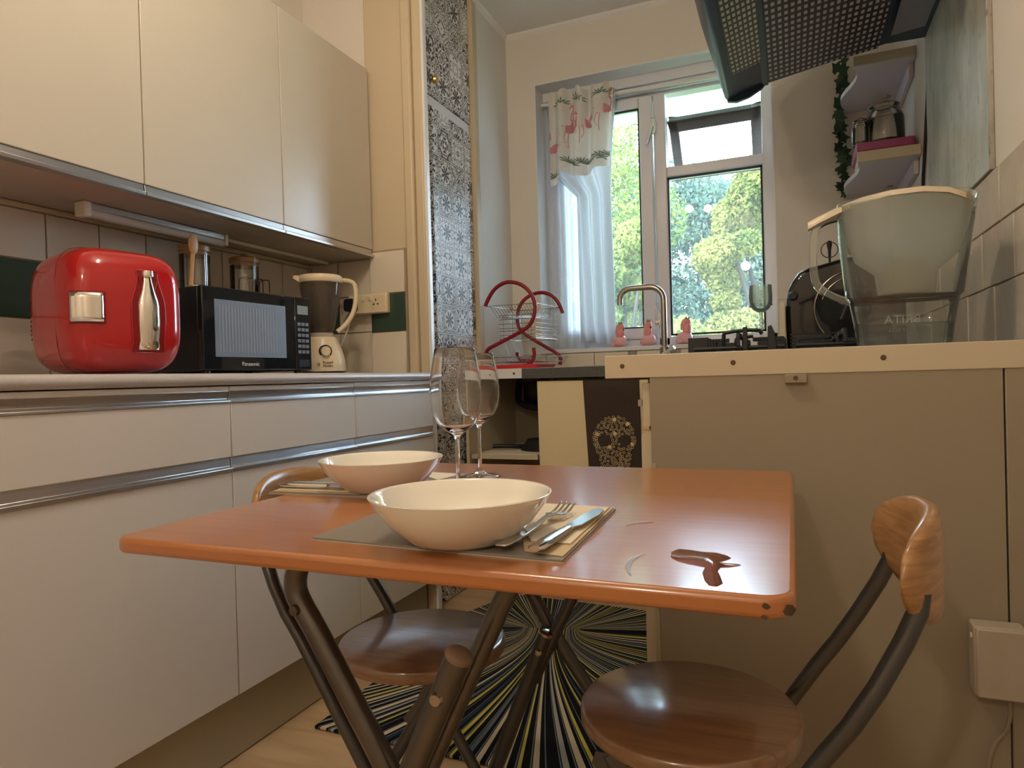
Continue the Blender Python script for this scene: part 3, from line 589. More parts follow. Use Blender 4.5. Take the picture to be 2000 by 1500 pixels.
# red mini fridge with bottle
def fridge():
    t = thing('mini_fridge', 'rounded glossy red mini fridge with a chrome bottle on its door', 'fridge', (0, 0, 0))
    Dp, Wd, H = .143, .123, .139; EE1, EE2 = .50, .44                 # half sizes (local: x front)
    body = MB().sq((0, 0, H + .004), Dp, Wd, H, EE1, EE2, 72, 48)
    obj('body', body, m_red, t, smooth='all', world=False)
    # door seam
    def f(w, e): return math.copysign(abs(w) ** e, w)
    def surf(y, z):
        zz = (z - H - .004) / H; ct = (1 - abs(zz) ** (2 / EE1)) ** (EE1 / 2); yy = abs(y) / (Wd * ct); yy = min(yy, .999)
        return Dp * ct * (1 - yy ** (2 / EE2)) ** (EE2 / 2)
    seam = []
    for i in range(90):
        a = 2 * PI * i / 90; x = .052; sc_ = (1 - (x / Dp) ** (2 / EE2)) ** (EE2 / 2)
        # cross-section at constant x of the superquadric
        y = Wd * f(math.cos(a), .40) * .992; z = H * f(math.sin(a), .42) * .993
        seam.append((x, y, z + H + .004))
    obj('door_seam', MB().tube(seam, .0007, 5, closed=True), m_redd, t, smooth=True, world=False)
    # recess and bottle
    yb = .026
    hb = [(0.0, .055), (.0225, .055), (.0235, .063), (.021, .075), (.0225, .095), (.024, .118), (.0235, .135), (.0235, .150), (.0205, .165), (.014, .185), (.0095, .205), (.0085, .216), (.0105, .217), (.0105, .226), (0, .227)]
    rec = [(yb + (r + .013), z + (.004 if z > .1 else -.006)) for r, z in hb[1:-1]] + [(yb - (r + .012), z + (.004 if z > .1 else -.006)) for r, z in hb[1:-1][::-1]]
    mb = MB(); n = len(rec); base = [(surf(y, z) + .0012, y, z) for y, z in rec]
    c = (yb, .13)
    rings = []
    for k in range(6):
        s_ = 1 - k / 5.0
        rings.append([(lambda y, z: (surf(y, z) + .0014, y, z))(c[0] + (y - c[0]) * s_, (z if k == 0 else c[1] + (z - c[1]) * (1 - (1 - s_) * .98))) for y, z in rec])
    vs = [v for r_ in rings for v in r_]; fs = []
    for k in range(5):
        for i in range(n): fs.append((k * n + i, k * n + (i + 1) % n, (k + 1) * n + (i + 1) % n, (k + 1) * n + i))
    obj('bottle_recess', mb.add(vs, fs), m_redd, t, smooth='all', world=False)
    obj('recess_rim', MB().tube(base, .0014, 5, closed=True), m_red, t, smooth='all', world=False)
    bt = MB(); n = 28
    bl = MB().lathe([(r, z) for r, z in hb], (0, 0, 0), n)
    bl.v = [Vector((surf(yb, v.z) + .002 + v.x * .55, yb + v.y * 1.0, v.z)) for v in bl.v]
    b = obj('chrome_bottle', bl, m_chrome, t, smooth=True, sharp=50, world=False); b['label'] = 'chrome bottle emblem'
    obj('bottle_cap', MB().lathe([(0, .215), (.0115, .215), (.0122, .219), (.0115, .228), (0, .2285)], (surf(yb, .22) + .004, yb, 0), 20), m_chrome, b, smooth=True, world=False)
    # handle at the left of the door, wrapping round the curved corner
    def sf(s, z):                                # s: angle-like parameter round the front left corner
        a = s; x = Dp * f(math.cos(a), EE2); y = Wd * f(math.sin(a), EE2); zz = (z - H - .004) / H; ct = (1 - abs(zz) ** (2 / EE1)) ** (EE1 / 2)
        return x * ct, y * ct
    def hgrid(off, s0, s1, z0, z1):
        def fn(u, v):
            s_ = s0 + (s1 - s0) * u; z = z0 + (z1 - z0) * v; x, y = sf(s_, z); L_ = math.hypot(x, y); return (x + off * x / L_ * 1.0, y + off * y / L_, z)
        return MB().grid(fn, 14, 6)
    y0h, y1h = -.97, -.28
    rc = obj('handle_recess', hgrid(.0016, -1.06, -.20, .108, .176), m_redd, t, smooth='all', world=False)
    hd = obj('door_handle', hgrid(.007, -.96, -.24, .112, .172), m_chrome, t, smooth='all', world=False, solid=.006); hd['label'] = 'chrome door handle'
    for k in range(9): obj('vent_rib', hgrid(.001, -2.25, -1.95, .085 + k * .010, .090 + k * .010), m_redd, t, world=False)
    A = Vector((-1.34, .928, 0)); rz = math.radians(-14)
    fx = Vector((math.cos(rz), math.sin(rz), 0)); fy = Vector((-math.sin(rz), math.cos(rz), 0))
    cpos = A - fx * Dp + fy * Wd
    t.location = (cpos.x, cpos.y, 0.9205); t.rotation_euler = (0, 0, rz)
fridge()

# microwave
def microwave():
    t = thing('microwave', 'black glossy microwave oven with a blue grey reflection painted into its door window', 'microwave', (-1.42, 1.328, 0.9205), math.radians(-4.5))
    W_, H_, D_ = .395, .238, .275
    obj('body', MB().box(-D_, -.018, 0, W_, .012, H_), m_black, t, bevel=.004, world=False)
    for x in (-.03, -D_ + .03):
        for y in (.03, W_ - .03): obj('foot', MB().lathe([(0, 0), (.012, 0), (.012, .012), (0, .012)], (x, y, 0), 12), m_black, t, world=False)
    d = obj('door', MB().box(-.018, 0, 0, W_ - .068, .014, H_), m_blackg, t, bevel=.003, world=False)
    mesh_m = mat_holes('microwave_screen_reflection', (0.14, 0.18, 0.25), (0.30, 0.36, 0.46), (.005, .0022), ('Y', 'Z'), .25, 0.2, .36)  # bluish reflection on the door put into the screen colours
    obj('window', MB().box(0, .0008, .038, W_ - .105, .050, .205), mesh_m, d, world=False)
    ribs = MB()
    for k in range(20): ribs.box(.0008, .0015, .050 + k * .0105, .0545 + k * .0105, .062, .190)
    r_ = obj('reflection_rib', ribs, M('reflection_rib_grey', (0.26, 0.30, 0.38), 0.2, var=.05), d, world=False); r_['kind'] = 'stuff'  # ribs stand in for the striped reflection on the door mesh
    p = obj('control_panel', MB().box(-.018, .0004, W_ - .066, W_, .014, H_), m_blackg, t, bevel=.003, world=False)
    obj('display', MB().box(.0004, .0012, W_ - .056, W_ - .012, .185, .212), M('grey_display', (.25, .30, .30), .1), p, world=False)
    for j in range(6):
        for k in range(3): obj('button', MB().box(.0004, .0014, W_ - .057 + k * .0165, W_ - .044 + k * .0165, .150 - j * .017, .160 - j * .017), M('button_grey', (.13, .14, .16), .3) if (j + k) == 0 else bpy.data.materials['button_grey'], p, world=False)
    obj('open_button', MB().box(.0004, .002, W_ - .057, W_ - .010, .024, .046), m_black, p, bevel=.001, world=False)
    text_mesh('lettering', 'Panasonic', .0155, m_inkl, d, Matrix.Translation((.0004, .155, .031)) @ Matrix.Rotation(PI / 2, 4, 'Z') @ Matrix.Rotation(PI / 2, 4, 'X'))
microwave()

def glass_jar(x, y, r, h, label, z=1.1585):
    t = thing('storage_jar', label, 'jar', (x, y, z), group=None)
    obj('glass_body', MB().lathe([(0, .001), (r, .001), (r, h - .012), (r - .0025, h - .012), (r - .0025, .004), (0, .004)], (0, 0, 0), 32), m_thin, t, smooth=True, world=False)
    obj('lid', MB().lathe([(0, h - .014), (r - .003, h - .014), (r - .003, h - .002), (r + .001, h - .002), (r + .001, h + .012), (r - .003, h + .015), (0, h + .015)], (0, 0, 0), 32), m_jarlid, t, smooth=True, world=False)
    return t
glass_jar(-1.60, 1.475, .042, .128, 'left clear glass jar with a wooden lid standing on the microwave')
j2 = glass_jar(-1.62, 1.69, .044, .128, 'right clear glass jar with a knobbed wooden lid standing on the microwave')
obj('lid_knob', MB().lathe([(0, .142), (.010, .142), (.013, .152), (.008, .160), (0, .161)], (-.01, .01, 0), 16), m_jarlid, j2, smooth=True, world=False)
sp = thing('wooden_spoon', 'small wooden spoon standing upright in a white dish on the microwave', 'spoon', (-1.53, 1.395, 1.161))
obj('handle', MB().tube([(0, 0, .012), (.002, .004, .06), (.004, .006, .10)], [.006, .0055, .006], 8), m_spoon, sp, smooth=True, world=False)
obj('spoon_head', MB().sq((.005, .008, .127), .006, .017, .030, 1, 1, 16, 12), m_spoon, sp, smooth='all', world=False)
dsh = thing('salt_dish', 'tiny white dish with a heap of salt on the microwave', 'dish', (-1.53, 1.415, 1.1585))
obj('dish', MB().lathe([(0, .0), (.022, .0), (.034, .007), (.031, .008), (.021, .003), (0, .003)], (0, 0, 0), 24), m_bowl, dsh, smooth=True, world=False)
obj('salt', MB().lathe([(.028, .005), (.018, .012), (.008, .017), (0, .018)], (0, 0, 0), 20), m_nap, dsh, smooth=True, world=False)
rk = thing('egg_rack', 'small black wire rack behind the right glass jar on the microwave', 'rack', (-1.66, 1.80, 0.9205))
rk.location = (-1.645, 1.785, 1.1585 - .0)
for k in range(4):
    yy = -.075 + k * .028
    obj('wire', MB().tube(smoothpath([(0, yy, 0), (0, yy, .075), (0, yy + .006, .085), (.03, yy + .014, .085), (.032, yy + .014, .075), (.032, yy + .014, 0)], 1), .0016, 6), m_blackm, rk, smooth=True, world=False)
obj('wire', MB().tube([(0, -.075, .003), (0, .012, .003)], .0018, 6), m_blackm, rk, world=False)
rk.location.y = 1.772; rk.rotation_euler.z = math.radians(-5)

# blender
def blender_():
    t = thing('blender', 'cream jug blender with a dark ringed dial on the worktop', 'blender', (-1.48, 1.892, 0.9205), math.radians(-44))
    # local x: towards the viewer side, y: right
    obj('foot_ring', MB().lathe([(0, 0), (.074, 0), (.076, .008), (.073, .012), (0, .012)], (0, 0, 0), 36), m_black, t, smooth=True, world=False)
    b = MB()
    prof = [(.076, .011), (.0775, .020), (.0750, .05), (.066, .085), (.054, .112), (.050, .124), (.046, .128), (0, .128)]
    obj('motor_base', b.lathe(prof, (0, 0, 0), 40), m_blend, t, smooth=True, sharp=60, world=False)
    dl = obj('dial', MB().lathe([(0, .020), (.0145, .020), (.0165, .014), (.0165, 0)], (.0645, 0, .078), 28, axis='x'), m_blend, t, smooth=True, world=False)
    obj('dial_ring', MB().lathe([(.0165, .001), (.0215, .001), (.0215, .010), (.0165, .010)], (.0595, 0, .078), 28, axis='x'), m_black, t, smooth=True, world=False)
    text_mesh('lettering', 'Russell', .0125, m_ink, t, Matrix.Translation((.0770, .006, .040)) @ Matrix.Rotation(PI / 2, 4, 'Z') @ Matrix.Rotation(PI / 2 - .09, 4, 'X'))
    text_mesh('lettering', 'Hobbs', .0125, m_ink, t, Matrix.Translation((.0778, .006, .029)) @ Matrix.Rotation(PI / 2, 4, 'Z') @ Matrix.Rotation(PI / 2 - .07, 4, 'X'))
    obj('logo_mark', MB().lathe([(.003, 0), (.0048, 0), (.0048, .001), (.003, .001)], (.0755, -.024, .035), 12, axis='x'), m_ink, t, world=False)
    j = MB().lathe([(0, .138), (.036, .138), (.038, .150), (.044, .165), (.052, .20), (.061, .25), (.068, .295), (.070, .318), (.068, .318), (.064, .285), (.048, .20), (.036, .160), (0, .152)], (0, 0, 0), 36)
    obj('jug', j, m_blendjar, t, smooth=True, sharp=60, world=False)
    obj('blade_collar', MB().lathe([(.040, .126), (.040, .140), (.032, .146), (.020, .150), (.018, .160), (0, .162)], (0, 0, 0), 28), m_carc, t, smooth=True, world=False)
    lid = MB().lathe([(.0705, .312), (.0735, .316), (.0735, .332), (.070, .337), (.03, .339), (0, .339)], (0, 0, 0), 36)
    lid.prism([(-.092, .326), (-.066, .310), (-.066, .334), (-.088, .336)], 'x', -.014, .014)
    obj('lid', lid, m_blend, t, smooth=True, sharp=50, world=False)
    hp = smoothpath([(0, .064, .325), (0, .100, .325), (0, .118, .312), (0, .120, .26), (0, .108, .21), (0, .080, .170), (0, .052, .148)], 2)
    obj('handle', MB().tube(hp, .0085, 10), m_blend, t, smooth=True, world=False)
blender_()
tag(obj('blender_cable', MB().tube(smoothpath([(-1.505, 2.150, 1.17), (-1.52, 2.12, 1.15), (-1.535, 2.10, 1.06), (-1.55, 2.02, .96), (-1.55, 1.97, .93)], 2), .003, 8), m_white, smooth=True), 'short cream cable from the black plug down behind the blender', 'cable')

# double socket with plug
t = thing('wall_socket', 'cream double socket beside the green tile, left half in use', 'socket', (-1.46, 2.16, 1.185))
obj('back_box', MB().box(-1.548, -1.378, 2.144, 2.166, 1.148, 1.222), m_blend, t, bevel=.004)
obj('face_plate', MB().box(-1.546, -1.380, 2.139, 2.146, 1.150, 1.220), m_blend, t, bevel=.003)
for dx, dz, w, h in ((.122, .026, .004, .008), (.113, .010, .008, .004), (.131, .010, .008, .004)):
    obj('pin_hole', MB().box(-1.546 + dx - w / 2, -1.546 + dx + w / 2, 2.1382, 2.1396, 1.172 + dz - h / 2, 1.172 + dz + h / 2), m_ink, t)
for dx in (.066, .098): obj('switch', MB().box(-1.546 + dx - .006, -1.546 + dx + .006, 2.136, 2.140, 1.196, 1.212), m_blend, t, bevel=.001)
pl = obj('plug', MB().prism(rrect(-1.548, -1.502, 1.158, 1.206, .012), 'y', 2.108, 2.139), m_black, bevel=.004); tag(pl, 'black three pin plug in the double socket', 'plug')

# ================================================================ PATTERNED CUPBOARD
t = thing('tall_cupboard', 'tall built in cupboard with doors covered in black and white patterned film', 'cupboard', (-1.45, 2.55, 0))
obj('body', MB().box(-1.9, -1.335, 2.343, 2.744, 0.0, 2.595), m_cream, t)
ld_ = obj('lower_door', MB().box(-1.333, -1.300, 2.385, 2.742, 0.004, 1.985), m_patY, t, bevel=.0015); ld_['label'] = 'door with black and white ornamental tile print'
obj('door_edge', MB().box(-1.333, -1.3005, 2.3835, 2.385, 0.004, 1.985), m_patX, ld_)
obj('rail', MB().box(-1.335, -1.306, 2.345, 2.744, 1.988, 2.028), m_trimw, t, bevel=.002)
obj('upper_door', MB().box(-1.333, -1.300, 2.350, 2.742, 2.030, 2.592), m_patY, t, bevel=.0015)
obj('door_knob', MB().lathe([(0, 0), (.007, 0), (.007, .010), (.015, .014), (.017, .022), (.013, .030), (0, .032)], (-1.300, 2.385, 2.085), 20, axis='x'), m_brass, t, smooth=True)

# ================================================================ SINK RUN UNDER THE WINDOW
wt2 = thing('sink_worktop', 'worktop under the window with a dark worn front edge', 'worktop', (-.83, 2.86, .89))
obj('board', MB().box(-1.284, -0.380, 2.572, YW - .004, 0.890, 0.931), m_lam, wt2, bevel=.001)
obj('dark_edge', MB().box(-1.013, -0.380, 2.560, 2.572, 0.888, 0.929), m_lamd, wt2)
es = obj('metal_edge_strip', MB().box(-1.284, -1.015, 2.562, 2.572, 0.890, 0.931), m_trimw, wt2, bevel=.001)
for x in (-1.049, -1.125): obj('screw', MB().lathe([(0, -.0015), (.005, -.0015), (.005, 0)], (x, 2.562, .910), 12, axis='y'), m_screw, es)
sk = thing('sink', 'stainless steel sink bowl let into the worktop below the tap', 'sink', (-.55, 2.85, .93))
rim = MB()
for a in ((-.78, -.36, 2.66, 2.675), (-.78, -.36, 2.965, 3.06), (-.78, -.765, 2.675, 2.965), (-.375, -.36, 2.675, 2.965)): rim.box(a[0], a[1], a[2], a[3], .9315, .9345)
obj('rim', rim, m_steel, sk, bevel=.001)
obj('basin', MB().box(-.762, -.378, 2.678, 2.962, .9312, .9325), m_steel, sk)
# tap
tp = thing('kitchen_tap', 'brushed steel swan neck kitchen tap in front of the window', 'tap', (-.505, 3.01, .9345))
Yt = 3.01
q = lambda u, v: onY(u, v, Yt)
p1, p2, p3 = q(1297, 690), q(1211, 596), q(1250, 562)
xr = q(1297, 640).x; zt = p3.z; xl = p2.x
path = [(xr, Yt, .945), (xr, Yt, zt - .075)] + [(xr - .06 + .06 * math.cos(a), Yt, zt - .06 + .06 * math.sin(a)) for a in np.linspace(0, PI / 2, 9)][0:] + \
       [(xl + .05 - .05 * math.sin(a), Yt, zt - .05 + .05 * math.cos(a)) for a in np.linspace(0, PI / 2, 9)] + [(xl, Yt, p2.z)]
obj('spout', MB().tube(path, .0135, 16), m_steel, tp, smooth=True)
obj('base', MB().lathe([(0, 0), (.026, 0), (.026, .006), (.021, .010), (.021, .075), (.016, .080), (0, .08)], (xr, Yt, .9345), 24), m_steel, tp, smooth=True)
lv = obj('lever', MB().tube([(xr - .02, Yt - .03, .965), (xr + .05, Yt - .05, 1.005)], .008, 12), m_chrome, tp, smooth=True)
obj('valve_body', MB().tube([(xr - .05, Yt - .022, .955), (xr + .03, Yt - .022, .955)], .017, 16), m_steel, tp, smooth=True)

# cupboard below the sink
cb = thing('sink_cupboard', 'cream sink cupboard with a plain door in front of its open bay', 'cupboard', (-.75, 2.6, 0))
obj('door', MB().prism([(-.956, .877), (-.504, .872), (-.504, .12), (-.950, .12)], 'y', 2.578, 2.596), m_sinkd, cb, bevel=.002)
obj('side_panel', MB().box(-.500, -.482, 2.600, 3.12, .004, .884), m_sinkd, cb)
obj('plinth', MB().box(-1.275, -.36, 2.63, 2.648, .004, .112), m_plinth, cb)
obj('base_board', MB().box(-1.275, -.52, 2.60, 3.12, .113, .13), m_sinkd, cb)
bay = thing('open_bay', 'open dark bay under the worktop left of the cream cupboard door', 'shelf unit', (-1.12, 2.85, .5))
obj('side_panel', MB().box(-1.282, -1.268, 2.575, 3.12, .131, .884), m_pentop, bay)
obj('back_panel', MB().box(-1.267, -.505, 3.10, 3.115, .131, .884), m_pen, bay)
obj('shelf', MB().box(-1.262, -.964, 2.585, 3.095, .555, .573), m_pentop, bay)
obj('shelf_liner', MB().box(-1.235, -.968, 2.584, 3.05, .5735, .5765), m_nap, bay)
obj('upright', MB().box(-1.075, -1.045, 3.06, 3.098, .574, .884), m_pen, bay)
obj('bracket', MB().box(-1.19, -1.12, 3.02, 3.098, .76, .87).box(-1.10, -1.08, 2.98, 3.098, .80, .884), m_black, bay, bevel=.003)
hs = obj('waste_hose', MB().tube(smoothpath([(-1.20, 3.0, .88), (-1.20, 2.97, .80), (-1.18, 2.94, .772), (-1.10, 2.92, .752), (-.96, 2.90, .742), (-.80, 2.90, .74)], 2), .016, 12), m_blackm, smooth=True)
tag(hs, 'black waste hose bending through the dark bay', 'hose')
fp = thing('frying_pan', 'dark grey pan lying upside down on the shelf of the bay', 'pan', (-1.02, 2.80, .5765))
obj('pan_body', MB().lathe([(.125, 0), (.122, .004), (.095, .045), (0, .047), ], (0.03, 0, 0), 32), m_blackm, fp, smooth=True, world=False)
obj('handle', MB().tube([(-.08, -.02, .012), (-.14, -.06, .016), (-.20, -.09, .018)], [.010, .009, .010], 8), m_black, fp, smooth=True, world=False)
pd = thing('pan_lid', 'black pan lid leaning on the upturned pan', 'lid', (-.985, 2.80, .5765))
obj('disc', MB().lathe([(0, 0), (.09, .004), (.10, .012), (.09, .010), (0, .006)], (.02, .02, .055), 28).xf(Matrix.Translation((0, .02, .0)) @ Matrix.Rotation(.35, 4, 'Y')), m_black, pd, smooth=True, world=False)

# skull towel over the door
tw = thing('tea_towel', 'dark brown tea towel with a cream floral skull hung over the cupboard door', 'towel', (-.64, 2.57, .88))
def tws(u, v):
    z = .872 - v * .62; x0 = -.760 + .022 * v * 1.3; x1 = -.538 + .010 * v
    return (x0 + (x1 - x0) * u, 2.571 + .003 * math.sin(u * 17) * (.3 + v) - .004 * v, z)
obj('cloth', MB().grid(tws, 30, 20).grid(lambda u, v: (-.760 + .222 * u, 2.5715 + .030 * v, .8725 + .006 * math.sin(PI * v)), 12, 4), m_towel, tw, smooth='all', solid=.003)
def skull_pt(px, py):                        # pixels of the print -> towel plane
    p = onY(px, py, 2.568); v = (.872 - p.z) / .62; x0 = -.760 + .0286 * v; x1 = -.538 + .010 * v
    w = tws((p.x - x0) / (x1 - x0), v); return Vector((p.x, w[1] - .0028, p.z))
sk_m = MB(); rs = random.Random(5)
def in_skull(x, y):                          # x,y in px around the centre of the print
    top = ((x - 1200) / 41.0) ** 2 + ((y - 857) / 44.0) ** 2 < 1
    jaw = abs(x - 1202) < 31 - max(0, (y - 885)) * .14 and 870 < y < 925
    eyeL = ((x - 1182) / 14.5) ** 2 + ((y - 861) / 12.5) ** 2 < 1; eyeR = ((x - 1221) / 14) ** 2 + ((y - 860) / 12.5) ** 2 < 1
    nose = abs(x - 1203) < (y - 864) * .5 and 864 < y < 879
    mouth = abs(x - 1202) < 18 and 888 < y < 899 and int(x / 2.6) % 2 == 0
    cheek = (x < 1172 or x > 1233) and 886 < y < 893
    return (top or jaw) and not (eyeL or eyeR or nose or mouth or cheek)
pts = []
for _ in range(9000):
    x, y = rs.uniform(1156, 1245), rs.uniform(812, 925)
    if in_skull(x, y) and all((x - a) ** 2 + (y - b) ** 2 > 5.0 ** 2 for a, b in pts): pts.append((x, y))
for x, y in pts:
    p = skull_pt(x, y); r0 = rs.uniform(.0036, .0048)
    sk_m.tube([(p.x + r0 * math.cos(a), p.y, p.z + r0 * math.sin(a)) for a in np.linspace(0, 2 * PI, 10)[:-1]], .0010, 4, closed=True)
k_ = obj('skull_print', sk_m, m_skull, tw); k_['kind'] = 'stuff'; k_['label'] = 'cream ring flowers forming a skull'
for x, y in ((1200, 820), (1226, 828), (1167, 848), (1201, 847), (1191, 873), (1235, 868)):
    p = skull_pt(x, y); obj('rose_print', MB().lathe([(0, -.0012), (.0050, -.0010), (.0078, -.0002)], (p.x, p.y, p.z), 9, axis='y'), m_skull, tw)

# ================================================================ PENINSULA
pn = thing('peninsula_cabinet', 'brown backed cabinet run standing behind the right chair', 'cabinet', (0, 2.2, 0))
obj('end_panel', MB().box(-.281, .350, 1.452, 1.470, .004, .886), m_pen, pn, bevel=.001)
obj('carcass', MB().box(-.280, .38, 1.471, 2.55, .10, .884), m_pen, pn)
dr = obj('drawer_front', MB().prism(rrect(-.300, -.282, 1.462, 2.05, .003), 'z', .778, .872), m_pentop, pn, bevel=.001)
dz = [(-.282, .12), (-.304, .12), (-.304, .755), (-.300, .765), (-.290, .769), (-.282, .769)]
obj('door', MB().prism(dz, 'y', 1.462, 2.05), m_pentop, pn, bevel=.001)
obj('hinge', MB().box(-.302, -.284, 1.4605, 1.4625, .7695, .7725), m_brass, pn)
obj('catch', MB().box(-.309, -.3005, 1.462, 1.475, .822, .836), m_steel, pn)
obj('edge_strip', MB().box(-.2815, -.272, 1.4505, 1.4515, .004, .70), m_plinth, pn)
pw = thing('peninsula_worktop', 'pale worktop of the peninsula with a cream board along its end', 'worktop', (0, 2.2, .89))
obj('board', MB().box(-.378, XR - .004, 1.464, YW - .004, .8885, .9325), m_lam, pw)
eb = obj('edge_board', MB().box(-.378, XR - .004, 1.450, 1.464, .8835, .9335), m_pentop, pw, bevel=.0015)
for x in (-.339, -.109, .162, .395): obj('screw_cap', MB().lathe([(0, -.0012), (.0042, -.0012), (.0052, 0)], (x, 1.4498, .910), 14, axis='y'), m_screw, eb, smooth=True)
bl_ = obj('fixing_block', MB().box(-.012, .028, 1.4375, 1.4515, .866, .883), m_pen, pn, bevel=.001)
obj('screw', MB().lathe([(0, -.001), (.004, -.001), (.0045, 0)], (.008, 1.4372, .8755), 12, axis='y'), m_screw, bl_)

# hob
hb = thing('gas_hob', 'black gas hob set in the peninsula worktop', 'hob', (0, 1.95, .933))
obj('hob_plate', MB().prism(rrect(-.255, .30, 1.66, 2.20, .02), 'z', .9328, .9385), m_blackg, hb, bevel=.002)
def pan_support(cx, cy, s=.105):
    mb = MB(); f = obj('pan_support', MB().tube([(cx - s, cy - s, .948), (cx + s, cy - s, .948), (cx + s, cy + s, .948), (cx - s, cy + s, .948)], .005, 6, closed=True), m_blackm, hb)
    for k in range(4):
        a = k * PI / 2; dx, dy = math.cos(a), math.sin(a)
        fin = MB().prism([(.028, .972), (s, .972), (s + .006, .964), (s + .006, .940), (s - .006, .940), (s - .006, .960), (.028, .962)], 'y', -.0045, .0045)
        fin.xf(Matrix.Translation((cx, cy, .012 if k % 2 else .004)) @ Matrix.Rotation(a, 4, 'Z')); obj('finger', fin, m_blackm, f, bevel=.001)
    return f
for cx, cy in ((-.115, 1.80), (.115, 1.80), (-.115, 2.06), (.115, 2.06)):
    pan_support(cx, cy, .10)
    obj('burner', MB().lathe([(0, .012), (.036, .012), (.040, .004), (.040, -.002), (0, -.002)], (cx, cy, .942), 24), m_blackm, hb, smooth=True)
# stepped control knob block at the left edge
kb = obj('control_knob', MB().box(-.232, -.185, 1.70, 1.74, .9385, .9765).box(-.185, -.179, 1.701, 1.739, .9385, .9735).box(-.179, -.173, 1.702, 1.738, .9385, .970).box(-.173, -.167, 1.704, 1.736, .9385, .966), m_blackm, hb, bevel=.001)
q1 = MB().tube(smoothpath([(-.150, 1.72, .939), (-.150, 1.72, .981), (-.146, 1.72, .988), (-.070, 1.72, .991), (-.062, 1.72, .98)], 1), .0052, 6)
obj('trivet_bar', q1, m_blackm, hb, smooth=True)
obj('trivet_bar', MB().tube(smoothpath([(-.122, 1.72, .939), (-.122, 1.72, .967), (-.118, 1.72, .973), (-.082, 1.72, .975)], 1), .0045, 6), m_blackm, hb, smooth=True)
for xx in (-.098, -.043):
    obj('trivet_finger', MB().prism([(xx - .007, .939), (xx - .005, .996), (xx + .003, .998), (xx + .010, .980), (xx + .014, .939)] if xx > -.09 else [(xx - .006, .939), (xx - .006, .996), (xx + .004, .997), (xx + .005, .939)], 'y', 1.69, 1.705), m_blackm, hb, bevel=.001)

# painted wine glass by the window
t = thing('painted_wine_glass', 'pale painted wine glass standing by the window right of the tap', 'glass', (0, 0, 0))
pg = onY(1487, 640, 2.80); t.location = (pg.x, 2.80, .9335)
obj('bowl', MB().lathe([(0, .186), (.012, .187), (.030, .198), (.0415, .218), (.0435, .245), (.0415, .290), (.040, .290), (.0420, .245), (.0400, .219), (.029, .200), (.010, .190), (0, .189)], (0, 0, 0), 28), M_pane('frosted_green_glass', (.94, .95, .88), 1.2, .05, .10, (.80, .84, .74)), t, smooth=True, world=False)
obj('stem', MB().lathe([(.006, .0), (.0045, .02), (.0045, .12), (.009, .124), (.009, .130), (.005, .133), (.009, .138), (.009, .144), (.005, .147), (.0095, .153), (.0095, .159), (.006, .163), (.007, .187)], (0, 0, 0), 14), M_pane('frosted_stem', (.8, .82, .85), 1.0, .1, .35, (.7, .7, .75)), t, smooth=True, world=False)
obj('foot', MB().lathe([(.036, 0), (.036, .002), (.008, .006), (0, .006)], (0, 0, 0), 28), m_thin, t, smooth=True, world=False)
for k in range(14):
    a = -PI / 2 + (k - 7) * .28; obj('painted_dot', MB().sq((.0405 * math.cos(a), .0405 * math.sin(a), .208 + .006 * (k % 3)), .003, .003, .003, 1, 1, 8, 6), m_steel, t, world=False) if k % 2 else None

# round black appliance on the peninsula worktop
def appliance():
    t = thing('air_fryer', 'bulky glossy black air fryer with a round knob behind the water jug', 'air fryer', (.16, 2.62, .9335))
    Y0 = 2.50
    P_ = [onY(u, v, Y0) for u, v in ((1534, 606), (1536, 585), (1540, 565), (1548, 548), (1560, 532), (1580, 522), (1600, 517), (1640, 505), (1700, 492), (1740, 500), (1770, 540))]
    prof = [(p.x, p.z) for p in P_]; prof = [(prof[0][0] + .004, .9345)] + prof + [(prof[-1][0], .9345)]
    obj('body', MB().prism(prof, 'y', Y0, 2.78), m_blackg, t, bevel=.016, seg=4)
    k = onY(1549, 578, Y0 - .01)
    obj('knob', MB().lathe([(0, -.022), (.012, -.022), (.015, -.016), (.016, 0)], (k.x, Y0, k.z), 24, axis='y'), m_blackm, t, smooth=True)
    c = onY(1672, 600, Y0 - .01)
    ring = [(c.x + .125 * math.cos(a), Y0 - .004, c.z + .125 * math.sin(a)) for a in np.linspace(PI * .52, PI * 1.22, 20)]
    obj('trim_ring', MB().tube(ring, .003, 8), m_steel, t, smooth=True)
    ring = [(c.x + .105 * math.cos(a), Y0 - .004, c.z + .105 * math.sin(a)) for a in np.linspace(PI * .52, PI * .9, 16)]
    obj('trim_ring', MB().tube(ring, .002, 8), m_steel, t, smooth=True)
    a, b = onY(1643, 624, Y0 - .03), onY(1662, 580, Y0 - .03)
    obj('drawer_handle', MB().tube([a, b], .009, 12), m_blackg, t, smooth=True)
    for k in range(6): obj('vent_slat', MB().box(.0, .16, Y0 - .003, Y0, .950 + k * .012, .956 + k * .012), m_black, t)
appliance()
cbd = obj('chopping_board', MB().box(-.032, -.012, 2.38, 2.62, .9335, 1.115), m_pentop, bevel=.004); tag(cbd, 'small cream board standing on edge left of the black air fryer', 'board')
rd = thing('metal_stand', 'thin black rod stand topped by a ring behind the air fryer', 'stand', (.14, 2.86, .9335))
c = onY(1620, 488, 2.90); ccx = c.x
obj('rod', MB().tube([(ccx, 2.90, .9335), (ccx, 2.90, c.z + .02)], .004, 8), m_blackm, rd, smooth=True)
obj('ring', MB().tube([(ccx + .030 * math.cos(a), 2.90, c.z + .030 * math.sin(a)) for a in np.linspace(0, 2 * PI, 25)[:-1]], .0018, 6, closed=True), m_blackm, rd, smooth=True)
